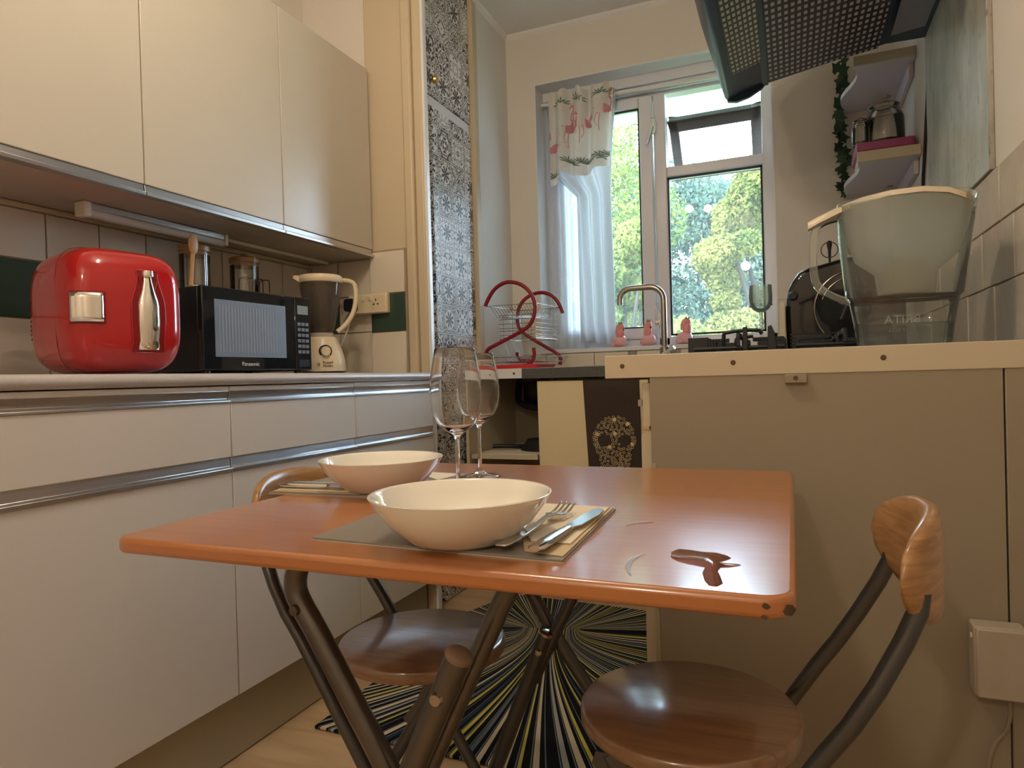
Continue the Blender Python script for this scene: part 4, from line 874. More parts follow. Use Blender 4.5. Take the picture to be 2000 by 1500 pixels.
obj('finial', MB().lathe([(0, -.03), (.005, -.028), (.006, 0), (.010, .022), (.007, .034), (0, .036)], (ccx, 2.90, c.z), 14), m_blackm, rd, smooth=True)
obj('base', MB().lathe([(0, 0), (.05, 0), (.05, .006), (0, .008)], (ccx, 2.90, .9335), 24), m_blackm, rd, smooth=True)

# water filter jug
def jug():
    t = thing('water_filter_jug', 'clear plastic water filter jug with a white lid on the peninsula corner', 'jug', (.215, 1.60, .9335))
    Yc = 1.60; z0 = .9345
    def ell(xa, xb, b, z, n=40, e=.62):
        cx, a = (xa + xb) / 2, (xb - xa) / 2
        def f(w): return math.copysign(abs(w) ** e, w)
        return [(cx + a * f(math.cos(2 * PI * i / n)), Yc + b * f(math.sin(2 * PI * i / n)), z) for i in range(n)]
    def loft(rings):
        mb = MB(); n = len(rings[0]); vs = [v for r in rings for v in r]; fs = []
        for j in range(len(rings) - 1):
            for i in range(n): fs.append((j * n + i, j * n + (i + 1) % n, (j + 1) * n + (i + 1) % n, (j + 1) * n + i))
        return mb.add(vs, fs), n
    mb, n = loft([ell(.131, .301, .046, z0), ell(.124, .308, .050, z0 + .05), ell(.116, .316, .054, 1.030), ell(.110, .322, .057, 1.037), ell(.100, .338, .060, 1.15), ell(.097, .352, .062, 1.236)])
    mb.f.append(list(range(n))[::-1]); obj('jug_body', mb, m_jug, t, smooth=True, sharp=50)
    mb, n = loft([ell(.172, .272, .040, 1.040), ell(.166, .278, .042, 1.085), ell(.130, .312, .052, 1.115), ell(.112, .333, .056, 1.17), ell(.104, .345, .058, 1.232)])
    mb.f.append(list(range(n))[::-1]); obj('funnel', mb, m_funnel, t, smooth=True, sharp=50)
    mb, n = loft([ell(.176, .268, .036, 1.044, e=1), ell(.176, .268, .038, 1.098, e=1), ell(.186, .256, .030, 1.112, e=1), ell(.21, .23, .01, 1.118, e=1)])
    mb.f += [list(range(n))[::-1], [3 * n + i for i in range(n)]]; obj('filter_cartridge', mb, M('filter_white', (.62, .56, .45), .5, var=.03), t, smooth=True)
    mb, n = loft([ell(.120, .312, .051, 1.028), ell(.116, .317, .055, 1.032), ell(.120, .312, .051, 1.036)]); obj('seam_ring', mb, m_gap, t, smooth=True)
    # lid, arched, running out over the handle
    top = []
    L_ = [onY(u, v, Yc - .05) for u, v in ((1579, 432), (1600, 421), (1640, 403), (1690, 385), (1740, 374), (1800, 367), (1850, 368), (1880, 375), (1904, 380))]
    hw = [.014, .020, .034, .052, .062, .066, .064, .056, .040]
    vs = []; fs = []
    for p, w in zip(L_, hw):
        vs += [(p.x, Yc - w, p.z), (p.x, Yc - w * .6, p.z + .006), (p.x, Yc + w * .6, p.z + .006), (p.x, Yc + w, p.z), (p.x, Yc + w, p.z - .010), (p.x, Yc - w, p.z - .010)]
    for i in range(len(L_) - 1):
        for k in range(6): fs.append((i * 6 + k, i * 6 + (k + 1) % 6, (i + 1) * 6 + (k + 1) % 6, (i + 1) * 6 + k))
    fs += [list(range(6))[::-1], [(len(L_) - 1) * 6 + k for k in range(6)]]
    obj('lid', MB().add(vs, fs), M('lid_cream', (.72, .62, .47), .3, var=.03), t, smooth=True, sharp=50)
    hp = [onY(u, v, Yc) for u, v in ((1632, 424), (1608, 432), (1592, 446), (1587, 490), (1590, 545), (1600, 566), (1640, 586), (1662, 590))]
    hp[-1] = Vector((.122, Yc, hp[-1].z)); hp[0] = Vector((.106, Yc, hp[0].z))
    pts = smoothpath(hp, 2); mb = MB(); m_ = len(pts); vs = []; fs = []
    for i, p in enumerate(pts):
        tv = (pts[min(i + 1, m_ - 1)] - pts[max(0, i - 1)]).normalized(); nv = Vector((tv.z, 0, -tv.x)); w = .0075
        for sy, sn in ((-1, -1), (1, -1), (1, 1), (-1, 1)): vs.append(p + nv * w * sn + Vector((0, .013 * sy, 0)))
    for i in range(m_ - 1):
        for k in range(4): fs.append((i * 4 + k, i * 4 + (k + 1) % 4, (i + 1) * 4 + (k + 1) % 4, (i + 1) * 4 + k))
    obj('handle', MB().add(vs, fs), m_jug, t, smooth=True, bevel=.002)
    mb, n = loft([ell(.135, .297, .044, z0 + .002), ell(.128, .303, .047, z0 + .045)]); mb.f += [list(range(n))[::-1], [n + i for i in range(n)]]
    obj('water', mb, M_pane('still_water', (.80, .86, .88), .8), t, smooth=True, sharp=50)
    mk = M('pale_jug_lettering', (.75, .77, .76), .4, var=0)
    mir = Matrix.Scale(-1, 4, (1, 0, 0))
    for s_, z, sz in (('BRITA', .992, .026), ('Marella', .972, .018)):
        o = text_mesh('lettering', s_, sz, mk, t, Matrix.Translation((.222, Yc + .052, z)) @ mir @ Matrix.Rotation(PI / 2, 4, 'X'), world=True); o['label'] = 'pale lettering seen mirrored through the jug'
jug()

# corner shelves
def corner_shelf(z, yn, label, grp):
    t = thing('corner_shelf', label, 'shelf', (.32, 2.9, z), group=grp)
    n = 16; L_ = [(.226 + .020 * math.sin(2.2 * PI * i / n) * (1 if z > 1.8 else .8), yn + (3.146 - yn) * i / n) for i in range(n + 1)]
    obj('board', MB().prism(L_ + [(.4175, 3.146), (.4175, yn)], 'z', z, z + .018), m_shelf, t, bevel=.001)
    obj('front_lip', MB().box(.226, .4175, yn - .010, yn, z - .001, z + .034), m_pentop, t, bevel=.002)
    obj('bracket', MB().box(.404, .4175, yn + .05, 3.146, z - .05, z - .0005), m_shelf, t)
    obj('fixing_ring', MB().lathe([(0, 0), (.014, 0), (.012, -.004), (0, -.004)], (.372, 3.02, z), 16), m_steel, t, smooth=True)
    return t
corner_shelf(1.950, 2.675, 'upper white wavy corner shelf below the hood, carrying nothing visible', 'corner shelves')
corner_shelf(1.600, 2.62, 'lower white wavy corner shelf carrying the magenta box', 'corner shelves')
bx = thing('storage_box', 'low magenta plastic box on the lower corner shelf', 'box', (.31, 2.75, 1.619))
obj('tray', MB().prism(rrect(.238, .405, 2.665, 2.86, .015), 'z', 1.619, 1.652), m_white, bx, bevel=.003)
obj('lid', MB().prism(rrect(.228, .412, 2.655, 2.87, .018), 'z', 1.646, 1.678), m_pinkbox, bx, bevel=.005)
def clip_jar(x, y, r, h, label):
    t = thing('clip_top_jar', label, 'jar', (x, y, 1.679))
    obj('glass_body', MB().lathe([(0, 0), (r * .95, 0), (r, .008), (r, h * .62), (r * .90, h * .74), (r * .74, h * .80), (r * .74, h * .86), (r * .72, h * .86), (r * .72, h * .80), (r * .97, h * .6), (r * .97, .01), (0, .004)], (0, 0, 0), 32), m_thin, t, smooth=True, sharp=60, world=False)
    obj('glass_lid', MB().lathe([(r * .78, h * .87), (r * .80, h * .90), (r * .78, h * .96), (r * .5, h), (0, h)], (0, 0, 0), 32), m_thin, t, smooth=True, sharp=60, world=False)
    obj('wire_clip', MB().tube([(r * .80 * math.cos(a), r * .80 * math.sin(a), h * .84) for a in np.linspace(0, 2 * PI, 28)[:-1]], .0013, 6, closed=True)
        .tube([(r * .82 * math.cos(a), r * .82 * math.sin(a), h * .93) for a in np.linspace(0, 2 * PI, 28)[:-1]], .0013, 6, closed=True)
        .tube([(-.012, -r * .84, h * .70), (-.010, -r * .98, h * .78), (-.010, -r * .86, h * .94), (.010, -r * .86, h * .94), (.010, -r * .98, h * .78), (.012, -r * .84, h * .70)], .0013, 6), m_steel, t, smooth=True, world=False)
clip_jar(.325, 2.735, .064, .145, 'larger clip top glass jar on the magenta box')
clip_jar(.246, 2.70, .028, .095, 'smaller clip top glass jar left of the larger one on the magenta box')
pb = obj('clay_dish', MB().sq((onY(1664, 382, 2.64).x, 2.64, 1.318), .024, .024, .034, .9, 1, 20, 14), m_terra, smooth='all'); tag(pb, 'rounded copper brown pot just above the jug lid', 'pot')
lp = obj('black_loop', MB().tube([(.236 + .009 * math.cos(a), 2.64, 1.335 + .014 * math.sin(a)) for a in np.linspace(-.9, 4.2, 16)] + [(.243, 2.64, 1.285)], .0025, 6), m_cord, smooth=True); tag(lp, 'small black wire loop right of the copper brown pot', 'loop')
# ivy garland
iv = thing('ivy_garland', 'strand of dark green artificial ivy hanging beside the corner shelves', 'plant', (.20, 3.12, 1.7))
stem = [(.218 + .006 * math.sin(z * 40), 3.125, z) for z in np.linspace(1.62, 2.16, 24)]
obj('stem', MB().tube(stem, .002, 5), m_leaf, iv, smooth=True)
lf = [(0, 0), (.010, -.006), (.020, -.004), (.016, .004), (.026, .012), (.016, .016), (.012, .028), (.004, .018), (-.006, .022), (-.004, .010), (-.012, .004)]
lm = bpy.data.meshes.new('leaf'); lm.from_pydata([(x - .007, 0.0015 * math.sin(i), z - .012) for i, (x, z) in enumerate(lf)] + [(x - .007, .0015 + .0015 * math.sin(i), z - .012) for i, (x, z) in enumerate(lf)], [],
    [list(range(11))[::-1], list(range(11, 22))] + [(i, (i + 1) % 11, (i + 1) % 11 + 11, i + 11) for i in range(11)]); lm.materials.append(m_leaf)
rs = random.Random(3); off = wloc(iv)
for k in range(34):
    z = 1.61 + .56 * k / 34 + rs.uniform(-.006, .006)
    o = bpy.data.objects.new('leaf', lm); COL.objects.link(o); o.parent = iv
    o.location = Vector((.216 + rs.uniform(-.012, .014), 3.112 + rs.uniform(-.014, .008), z)) - off
    o.rotation_euler = (rs.uniform(-.6, .6), rs.uniform(0, 6.28), rs.uniform(-.6, .6)); s_ = rs.uniform(1.0, 1.6); o.scale = (s_,) * 3

# extractor hood
def hood():
    t = thing('extractor_hood', 'dark navy angled extractor hood with perforated filters above the hob', 'hood', (.15, 2.15, 1.9))
    T, P2, Wl = (-.176, 1.822), (-.058, 1.857), (.417, 1.912)
    y0, y1 = 1.66, 2.45; ef = .016
    shell = MB().prism([T, (-.188, 1.832), (-.262, 2.10), (-.10, 2.26), (.417, 2.26), Wl, (.30, 1.915), P2], 'y', y0, y1)
    obj('hood_shell', shell, m_hood, t, bevel=.004)
    fm = mat_holes('perforated_filter', (.016, .016, .024), (.46, .42, .46), (.0165, .034), ('X', 'Y'), .35, .2, .27)
    fm2 = mat_holes('front_filter_green_reflection', (.06, .09, .10), (.55, .62, .50), (.0125, .030), ('X', 'Y'), .25, .3, .30)  # green reflection on this filter put into its colours
    def strip(a, b, ya, yb, off):
        d = Vector((b[0] - a[0], 0, b[1] - a[1])); n_ = Vector((d.z, 0, -d.x)).normalized(); n_ = n_ if n_.z < 0 else -n_
        A0, B0 = Vector((a[0], 0, a[1])) + n_ * off, Vector((b[0], 0, b[1])) + n_ * off; A1, B1 = A0 + n_ * .003, B0 + n_ * .003
        return MB().prism([(A0.x, A0.z), (B0.x, B0.z), (B1.x, B1.z), (A1.x, A1.z)], 'y', ya, yb)
    lerp = lambda a, b, s: (a[0] + (b[0] - a[0]) * s, a[1] + (b[1] - a[1]) * s)
    f1 = obj('filter', strip(lerp(P2, Wl, .03), lerp(P2, Wl, .70), y0 + .03, y1 - .035, .0), fm, t)
    f2 = obj('front_filter', strip(lerp(T, P2, .20), lerp(T, P2, .94), y0 + .03, y1 - .20, .0005), fm2, t)
    obj('lamp_cover', strip(lerp(P2, Wl, .76), lerp(P2, Wl, .95), y0 + .25, y1 - .10, .0), M('lamp_lens', (.22, .20, .24), .2), t)
    # curved end cheek
    ck = [T] + [lerp(T, P2, 1)] + [(-.058 - .02, 1.845), (-.10, 1.832), (-.14, 1.820)]
    obj('end_cheek', MB().prism([(-.180, 1.818), (-.15, 1.812), (-.11, 1.822), (-.07, 1.843), (-.055, 1.860), (-.10, 1.90), (-.19, 1.86)], 'y', y1 - .012, y1 + .006), m_hood, t, bevel=.001)
    obj('edge_trim', strip(lerp(P2, Wl, -.02), lerp(P2, Wl, .02), y0, y1, .001), m_hood, t)
hood()
cbp = [onX(u, v, .4135) for u, v in ((1811, 78), (1813, 120), (1812, 180), (1809, 240), (1806, 300), (1802, 362))]; cbp.append(Vector((.4135, cbp[-1].y + .005, 1.38)))
tag(obj('hood_cable', MB().tube(smoothpath(cbp, 1), .0052, 8), m_cord, smooth=True), 'black cable hanging down the wall from the hood', 'cable')

# double socket on the end of the peninsula
t = thing('wall_socket', 'dusty white surface socket box low on the wall behind the right chair', 'socket', (.335, 1.44, .36))
obj('back_box', MB().box(.288, .368, 1.4085, 1.4505, .304, .430), M('dusty_white_plastic', (.42, .36, .28), .55, var=.12, scale=20), t, bevel=.004)
obj('face_plate', MB().box(.290, .366, 1.400, 1.409, .306, .428), bpy.data.materials['dusty_white_plastic'], t, bevel=.003)
obj('switch_glint', MB().box(.286, .2885, 1.42, 1.428, .405, .412), m_nap, t)  # glint on the box side set in as a small cream piece
cb_ = smoothpath([(.345, 1.43, .304), (.343, 1.428, .25), (.315, 1.43, .21), (.308, 1.432, .14), (.310, 1.434, .05), (.312, 1.434, .006)], 2)
tag(obj('socket_cable', MB().tube(cb_, .0035, 8), m_cordw, smooth=True), 'grubby white cable hanging from the low socket box', 'cable')

# ================================================================ CURTAIN, SILL FIGURES, DISH RACK
rod = thing('curtain_rod', 'thin white curtain rod across the top of the window recess', 'rod', (-.6, 3.235, 2.245))
obj('pole', MB().tube([(WX0 + .002, 3.235, 2.262), (WX1 - .002, 3.235, 2.240)], .009, 12), m_trimw, rod, smooth=True)
ct = thing('curtain', 'white curtain with a pink flamingo and frond border at its top', 'curtain', (-.93, 3.235, 1.05))
def csurf(u, z):
    k = (2.29 - z) / 1.24
    xl = -1.085 + .115 * min(1, max(0, (1.90 - z) / .12)) + .01 * k; xr = -.752 - .045 * math.sin(min(1, k * 2.2) * PI / 2) + .012 * k
    amp = .020 + .010 * (z > 1.9) * (z - 1.9)
    y = 3.222 + amp * math.sin(u * 2 * PI * 3.2 + .8 * math.sin(k * 3)) + .004 * math.sin(u * 23 + k * 5)
    return Vector((xl + (xr - xl) * (u + .022 * math.sin(u * 2 * PI * 3.2 + 1.2)), y, z))
obj('cloth', MB().grid(lambda u, v: csurf(u, 1.052 + .012 * math.sin(u * 6) + v * (2.262 - 1.052)), 140, 60), m_curt, ct, smooth='all')
def val(u, v):                               # printed valance, slightly in front, scalloped lower edge
    zb = 1.885 + .018 * math.sin(u * 9) - .05 * (u < .18) ; z = zb + v * (2.295 - zb) + (.012 * math.sin(u * 31) if v > .97 else 0)
    x0, x1 = -1.085, -.745 - .03 * (1 - v)
    y = 3.192 + .018 * math.sin(u * 2 * PI * 3.6) + .004 * math.sin(u * 40 + v * 3) * v
    return Vector((x0 + (x1 - x0) * (u + .012 * math.sin(u * 2 * PI * 3.6 + 1.2)), y, z))
vl = obj('valance', MB().grid(val, 120, 24), M_cloth('cream_valance', (0.86, 0.83, 0.76), 0.35), ct, smooth='all')
def on_val(poly, cu, cv, sc, mat, name, flip=1, rot=0):
    """flat print following the valance"""
    vs = []; ca, sa = math.cos(rot), math.sin(rot)
    for px, pz in poly:
        x, z = (px * ca - pz * sa) * flip, px * sa + pz * ca
        u = cu + x * sc / .34; v = cv + z * sc / .40; p = val(max(0.002, min(.998, u)), max(.002, min(.998, v))); vs.append(p + Vector((0, -.0012, 0)))
    n = len(vs); return vs, n
def stroke(pts, w):
    L = []; R = []
    for i, p in enumerate(pts):
        a, b = pts[max(0, i - 1)], pts[min(len(pts) - 1, i + 1)]; dx, dz = b[0] - a[0], b[1] - a[1]; l = math.hypot(dx, dz) or 1; wi = w[i] if isinstance(w, list) else w
        L.append((p[0] - dz / l * wi, p[1] + dx / l * wi)); R.append((p[0] + dz / l * wi, p[1] - dx / l * wi))
    return L, R
def print_stroke(mb, pts, w, cu, cv, sc, flip=1, rot=0):
    L, R = stroke(pts, w); vL, n = on_val(L, cu, cv, sc, None, '', flip, rot); vR, _ = on_val(R, cu, cv, sc, None, '', flip, rot)
    mb.add(vL + vR, [(i, i + 1, n + i + 1, n + i) for i in range(n - 1)])
for cu, cv, fl, sc in ((.10, .36, 1, .13), (.30, .50, -1, .13), (.50, .58, 1, .14), (.80, .66, -1, .15)):
    mb = MB()
    print_stroke(mb, [(-.42, -.02), (-.30, .08), (-.10, .12), (.12, .06), (.32, -.06), (.48, -.20)], [.02, .10, .15, .14, .09, .01], cu, cv, sc, fl)
    print_stroke(mb, [(-.28, .08), (-.40, .22), (-.38, .38), (-.24, .50), (-.26, .64), (-.38, .68), (-.46, .58)], [.05, .045, .04, .035, .04, .05, .02], cu, cv, sc, fl)
    print_stroke(mb, [(.0, -.05), (.02, -.35), (.0, -.62)], .012, cu, cv, sc, fl); print_stroke(mb, [(.10, -.05), (.13, -.30), (.06, -.45)], .012, cu, cv, sc, fl)
    obj('flamingo_print', mb, m_fla, vl)
rs = random.Random(9)
for cu, cv in ((.06, .12), (.30, .17), (.42, .16), (.55, .18), (.70, .15), (.84, .15), (.95, .17), (.22, .88), (.48, .90), (.78, .92)):
    mb = MB(); rot = rs.uniform(-.5, .5)
    for k in range(7):
        a = PI * (k + .5) / 7 * 1.0; ln = rs.uniform(.30, .50)
        pts = [(math.cos(a) * ln * s_, math.sin(a) * ln * s_ * (1 - .35 * s_) - .15) for s_ in (0, .3, .6, .85, 1)]
        print_stroke(mb, pts, [.006, .022, .028, .018, .003], cu, cv, .115, 1, rot)
    obj('frond_print', mb, m_flg, vl)
obj('eyelet', MB().lathe([(.010, -.003), (.018, -.003), (.018, .003), (.010, .003), (.010, -.003)], (-.762, 3.190, 2.250), 20, axis='y'), m_steel, ct)
nt_ = obj('net_curtain', MB().grid(lambda u, v: Vector((-1.128 + .20 * u, 3.262 + .009 * math.sin(u * 30), 1.03 + v * 1.22)), 50, 10), m_net, smooth='all')
tag(nt_, 'sheer white net hanging against the left side of the window behind the curtain', 'curtain')

def flamingo(x, y, label, mirror=1, s=1.0, neck=0):
    t = thing('flamingo_figure', label, 'figurine', (x, y, 1.0255), group='crowned pink flamingo figures on the sill'); t.scale = (s * mirror, s, s)
    b = MB().sq((0, 0, .028), .034, .030, .028, .9, 1, 24, 16)
    obj('body', b, m_pinkl, t, smooth='all', world=False)
    obj('tail', MB().sq((-.026, .0, .016), .018, .016, .015, .9, 1, 14, 10), m_pinkl, t, smooth='all', world=False)
    obj('wing', MB().sq((-.006, -.012, .058), .019, .016, .030, .9, 1, 18, 12).xf(Matrix.Translation((0, 0, .005)) @ Matrix.Rotation(.18, 4, 'Y')), m_pink, t, smooth='all', world=False)
    nk = smoothpath([(-.008, -.004, .062), (-.008, -.004, .088), (.002, -.005, .104), (.014, -.008, .100), (.017, -.010, .086)], 2)
    obj('neck', MB().tube(nk, [.012] * (len(nk) // 2) + [.0095] * (len(nk) - len(nk) // 2), 12), m_pink, t, smooth=True, world=False)
    h = obj('head', MB().sq((.012, -.010, .096), .0115, .011, .014, 1, 1, 16, 12), m_pink, t, smooth='all', world=False)
    obj('beak', MB().lathe([(0, -.016), (.003, -.012), (.006, 0), (.006, .004)], (.019, -.013, .080), 12), m_ink, h, smooth=True, world=False)
    cr = MB(); n = 15; vs = []
    for i in range(n):
        a = 2 * PI * i / n; vs.append((.008 + .0085 * math.cos(a), -.008 + .0085 * math.sin(a), .107)); vs.append((.008 + .0105 * math.cos(a), -.008 + .0105 * math.sin(a), .120 if i % 3 == 0 else .112))
    cr.add(vs, [(2 * i, 2 * ((i + 1) % n), 2 * ((i + 1) % n) + 1, 2 * i + 1) for i in range(n)])
    obj('crown', cr, m_gold, t, world=False, solid=.0012)
    return t
FY = 3.178; f1 = onY(1211, 675, FY); f2 = onY(1267, 675, FY); f3 = onY(1338, 672, FY)
flamingo(f1.x, FY, 'pink flamingo figure with crown, nearest the curtain')
flamingo(f2.x, FY, 'pink flamingo figure with crown, between the curtain side figure and the tap', 1, 1.03).rotation_euler.z = -.4
flamingo(f3.x, FY, 'pink flamingo figure with crown, right of the tap', 1, 1.06).rotation_euler.z = .7

# dish rack
dk = thing('dish_rack', 'two tier wire dish rack with red curved side tubes and red tray', 'dish rack', (-1.1, 2.85, .9315))
def U(pts, Y, it=2): return smoothpath([onY(u, v, Y) for u, v in pts], it)
Z = lambda a: [(930 + x / 7.895, 540 + y / 7.895) for x, y in a]
YN, YFr = 2.70, 2.96
a1 = Z([(140, 460), (190, 340), (280, 190), (420, 95), (560, 80), (720, 130), (860, 270), (915, 440), (900, 600), (830, 760), (690, 850), (480, 965), (250, 1080), (180, 1120), (150, 1185)])
a2 = Z([(1335, 565), (1280, 420), (1190, 300), (1040, 240), (880, 265), (740, 350), (660, 470), (635, 620), (640, 740), (690, 850), (860, 960), (1080, 1090), (1250, 1180), (1310, 1260), (1290, 1360)])
r1 = obj('side_tube', MB().tube(U(a1, YN), .0085, 12), m_redr, dk, smooth=True)
r2 = obj('side_tube', MB().tube(U(a2, YFr), .0085, 12), m_redr, dk, smooth=True)
ft = Z([(885, 1100), (900, 1200), (880, 1290), (800, 1375), (560, 1392)])
obj('foot_tube', MB().tube(U(ft, YN + .01), .0080, 12), m_redr, dk, smooth=True)
obj('foot_tube', MB().tube(U(Z([(630, 1170), (635, 1250), (700, 1290), (860, 1300)]), YFr - .02), .0075, 12), m_redr, dk, smooth=True)
tops = onY(*Z([(170, 440)])[0], YN); topr = onY(*Z([(905, 440)])[0], YN); rN = (tops.x, topr.x, tops.z)
fr_ = onY(*Z([(1290, 530)])[0], YFr); fl_ = onY(*Z([(640, 560)])[0], YFr)
zt_ = rN[2] - .006
tray = obj('upper_basket', MB().tube([(rN[0], YN, zt_), (rN[1], YN, zt_), (fr_.x, YFr, zt_), (fl_.x, YFr, zt_)], .0022, 6, closed=True), m_steel, dk)
for k in range(1, 16):
    s_ = k / 16; a = Vector((rN[0] + (rN[1] - rN[0]) * s_, YN, zt_)); b = Vector((fl_.x + (fr_.x - fl_.x) * s_, YFr, zt_)); dn = Vector((0, 0, -.045))
    obj('wire', MB().tube([a, a.lerp(b, .22) + dn, a.lerp(b, .78) + dn, b], .0011, 5), m_steel, tray)
gx0_, gx1_ = onY(975, 640, YN + .02).x, onY(1046, 640, YN + .02).x
gz = [onY(1000, 540 + y / 7.895, YN + .02).z for y in (595, 660, 730, 800, 840, 905, 940, 965)]
gd = obj('plate_grid', MB().tube([(gx0_, YN + .02, gz[-1]), (gx1_, YN + .02, gz[-1]), (gx1_ + .03, YFr - .04, gz[-1]), (gx0_ + .03, YFr - .04, gz[-1])], .002, 6, closed=True), m_steel, dk)
for z in gz[:-1]: obj('wire', MB().tube([(gx0_, YN + .02, z), (gx1_, YN + .02, z), (gx1_ + .03, YFr - .04, z)], .0013, 5), m_steel, gd)
for k in range(4):
    x = gx0_ + .02 + (gx1_ - gx0_ - .04) * k / 3; obj('wire', MB().tube([(x, YN + .021, gz[0]), (x, YN + .021, gz[-1])], .0011, 5), m_steel, gd)
zb = .985
lb = obj('lower_basket', MB().tube([(-1.265, YN, zb), (-1.03, YN, zb - .004), (-.93, YFr, zb), (-1.15, YFr, zb + .004)], .0022, 6, closed=True), m_steel, dk)
for k in range(1, 18):
    s_ = k / 18; a = Vector((-1.265 + .235 * s_, YN, zb)); b = Vector((-1.15 + .22 * s_, YFr, zb)); dn = Vector((0, 0, -.022))
    obj('wire', MB().tube([a, a.lerp(b, .1) + dn, a.lerp(b, .9) + dn, b], .0012, 5), m_steel, lb)
obj('drip_tray', MB().prism([(-1.262, .933), (-1.00, .933), (-.985, .950), (-1.275, .950)], 'y', YN - .015, YN + .22), m_redt, dk, bevel=.003)
wc_ = obj('plastic_bag', MB().grid(lambda u, v: Vector((-1.262 + .085 * u + .008 * math.sin(v * 9), 2.99 + .012 * math.sin(u * 11 + v * 7), .935 + .27 * v)), 14, 18), m_net, smooth='all')
tag(wc_, 'pale crumpled cloth hanging in the corner behind the dish rack', 'cloth')

# ================================================================ TABLE
ZT = 0.705
tb = thing('folding_table', 'cherry wood folding table with rounded corners on crossed metal legs', 'table', (-.40, .97, 0))
TX0, TX1, TY0, TY1 = -.797, 0.0, .588, 1.347
obj('tabletop', MB().prism(rrect(TX0, TX1, TY0, TY1, .028, 8), 'z', ZT - .0195, ZT), m_table, tb, bevel=.0055, seg=3)
def tube_part(name, pts, r, mat, parent, it=2, n=14): return obj(name, MB().tube(smoothpath(pts, it), r, n), mat, parent, smooth=True)
for Yl, nm in ((.645, 'near'), (1.235, 'far')):
    s_ = 1 if nm == 'near' else -1
    if nm == 'near':
        A_ = tube_part('leg', [(-.545, Yl, .684), (-.556, Yl, .655), (-.552, Yl, .635), (-.525, Yl, .598), (-.486, Yl, .536), (-.430, Yl, .451), (-.300, Yl, .235), (-.165, Yl, .012)], .0135, m_tubem, tb)
        B_ = tube_part('leg', [(-.276, Yl + .028, .684), (-.300, Yl + .028, .640), (-.390, Yl + .028, .455), (-.470, Yl + .028, .29)], .0115, m_tubem, tb, 0)
        C_ = tube_part('leg', [(-.322, Yl - .03, .606), (-.395, Yl - .03, .448), (-.600, Yl - .03, .012)], .0140, m_tubem, tb, 0)
        obj('end_cap', MB().lathe([(0, .004), (.012, .003), (.0152, 0), (.0152, -.004)], (0, 0, 0), 20).xf(Matrix.Translation((-.3208, Yl - .03, .6085)) @ Matrix.Rotation(.43, 4, 'Y')), M('brown_cap', (.20, .13, .09), .4), C_, smooth=True)
        obj('bolt', MB().lathe([(.0075, 0), (.006, -.004), (0, -.005)], (-.342, Yl - .043, .565), 16, axis='y'), m_steel, C_, smooth=True)
        obj('bolt', MB().lathe([(.007, 0), (.006, -.004), (0, -.005)], (-.545, Yl - .013, .625), 16, axis='y'), m_tubem, A_, smooth=True)
    else:
        A_ = tube_part('leg', [(-.565, Yl, .684), (-.560, Yl, .62), (-.525, Yl, .545), (-.440, Yl, .395), (-.30, Yl, .20), (-.190, Yl, .012)], .0135, m_tubeb, tb)
        B_ = tube_part('leg', [(-.280, Yl - .028, .684), (-.315, Yl - .028, .625), (-.4275, Yl - .028, .40), (-.470, Yl - .028, .31)], .0115, m_tubeb, tb, 0)
        C_ = tube_part('leg', [(-.440, Yl - .035, .405), (-.60, Yl - .035, .012)], .0145, m_tubeb, tb, 0)
        obj('end_cap', MB().lathe([(0, .004), (.012, .003), (.0155, 0), (.0155, -.005)], (0, 0, 0), 20).xf(Matrix.Translation((-.4385, Yl - .035, .4085)) @ Matrix.Rotation(.39, 4, 'Y')), m_steel, C_, smooth=True)
        obj('bolt', MB().lathe([(.007, 0), (.005, -.004), (0, -.005)], (-.452, Yl - .049, .372), 14, axis='y'), m_steel, C_, smooth=True)
obj('crossbar', MB().tube([(-.165, .645, .014), (-.190, 1.235, .014)], .0125, 12), m_tubem, tb, smooth=True)
obj('crossbar', MB().tube([(-.60, .615, .014), (-.60, 1.20, .014)], .0125, 12), m_tubem, tb, smooth=True)
obj('top_bracket', MB().box(-.575, -.535, .63, 1.25, .678, .686).box(-.295, -.255, .63, 1.25, .678, .686), m_tubeb, tb)
for ang, dz_, rr_, hh_ in ((-.62, -.0125, .008, .0052), (-1.40, -.0075, .0035, .0028), (-1.45, -.0170, .0030, .0018)):     # worn chips at the near right corner
    cx, cy = TX1 - .028 + .0272 * math.cos(ang), TY0 + .028 + .0272 * math.sin(ang)
    obj('chip', MB().prism([(cx - rr_, ZT + dz_), (cx - rr_ * .5, ZT + dz_ + hh_), (cx + rr_ * .4, ZT + dz_ + hh_ * .7), (cx + rr_, ZT + dz_ - hh_ * .2), (cx + rr_ * .3, ZT + dz_ - hh_), (cx - rr_ * .6, ZT + dz_ - hh_ * .7)], 'y', cy - .0010, cy + .0010).xf(Matrix.Translation((cx, cy, 0)) @ Matrix.Rotation(ang + PI / 2, 4, 'Z') @ Matrix.Translation((-cx, -cy, 0))), m_edge, tb)
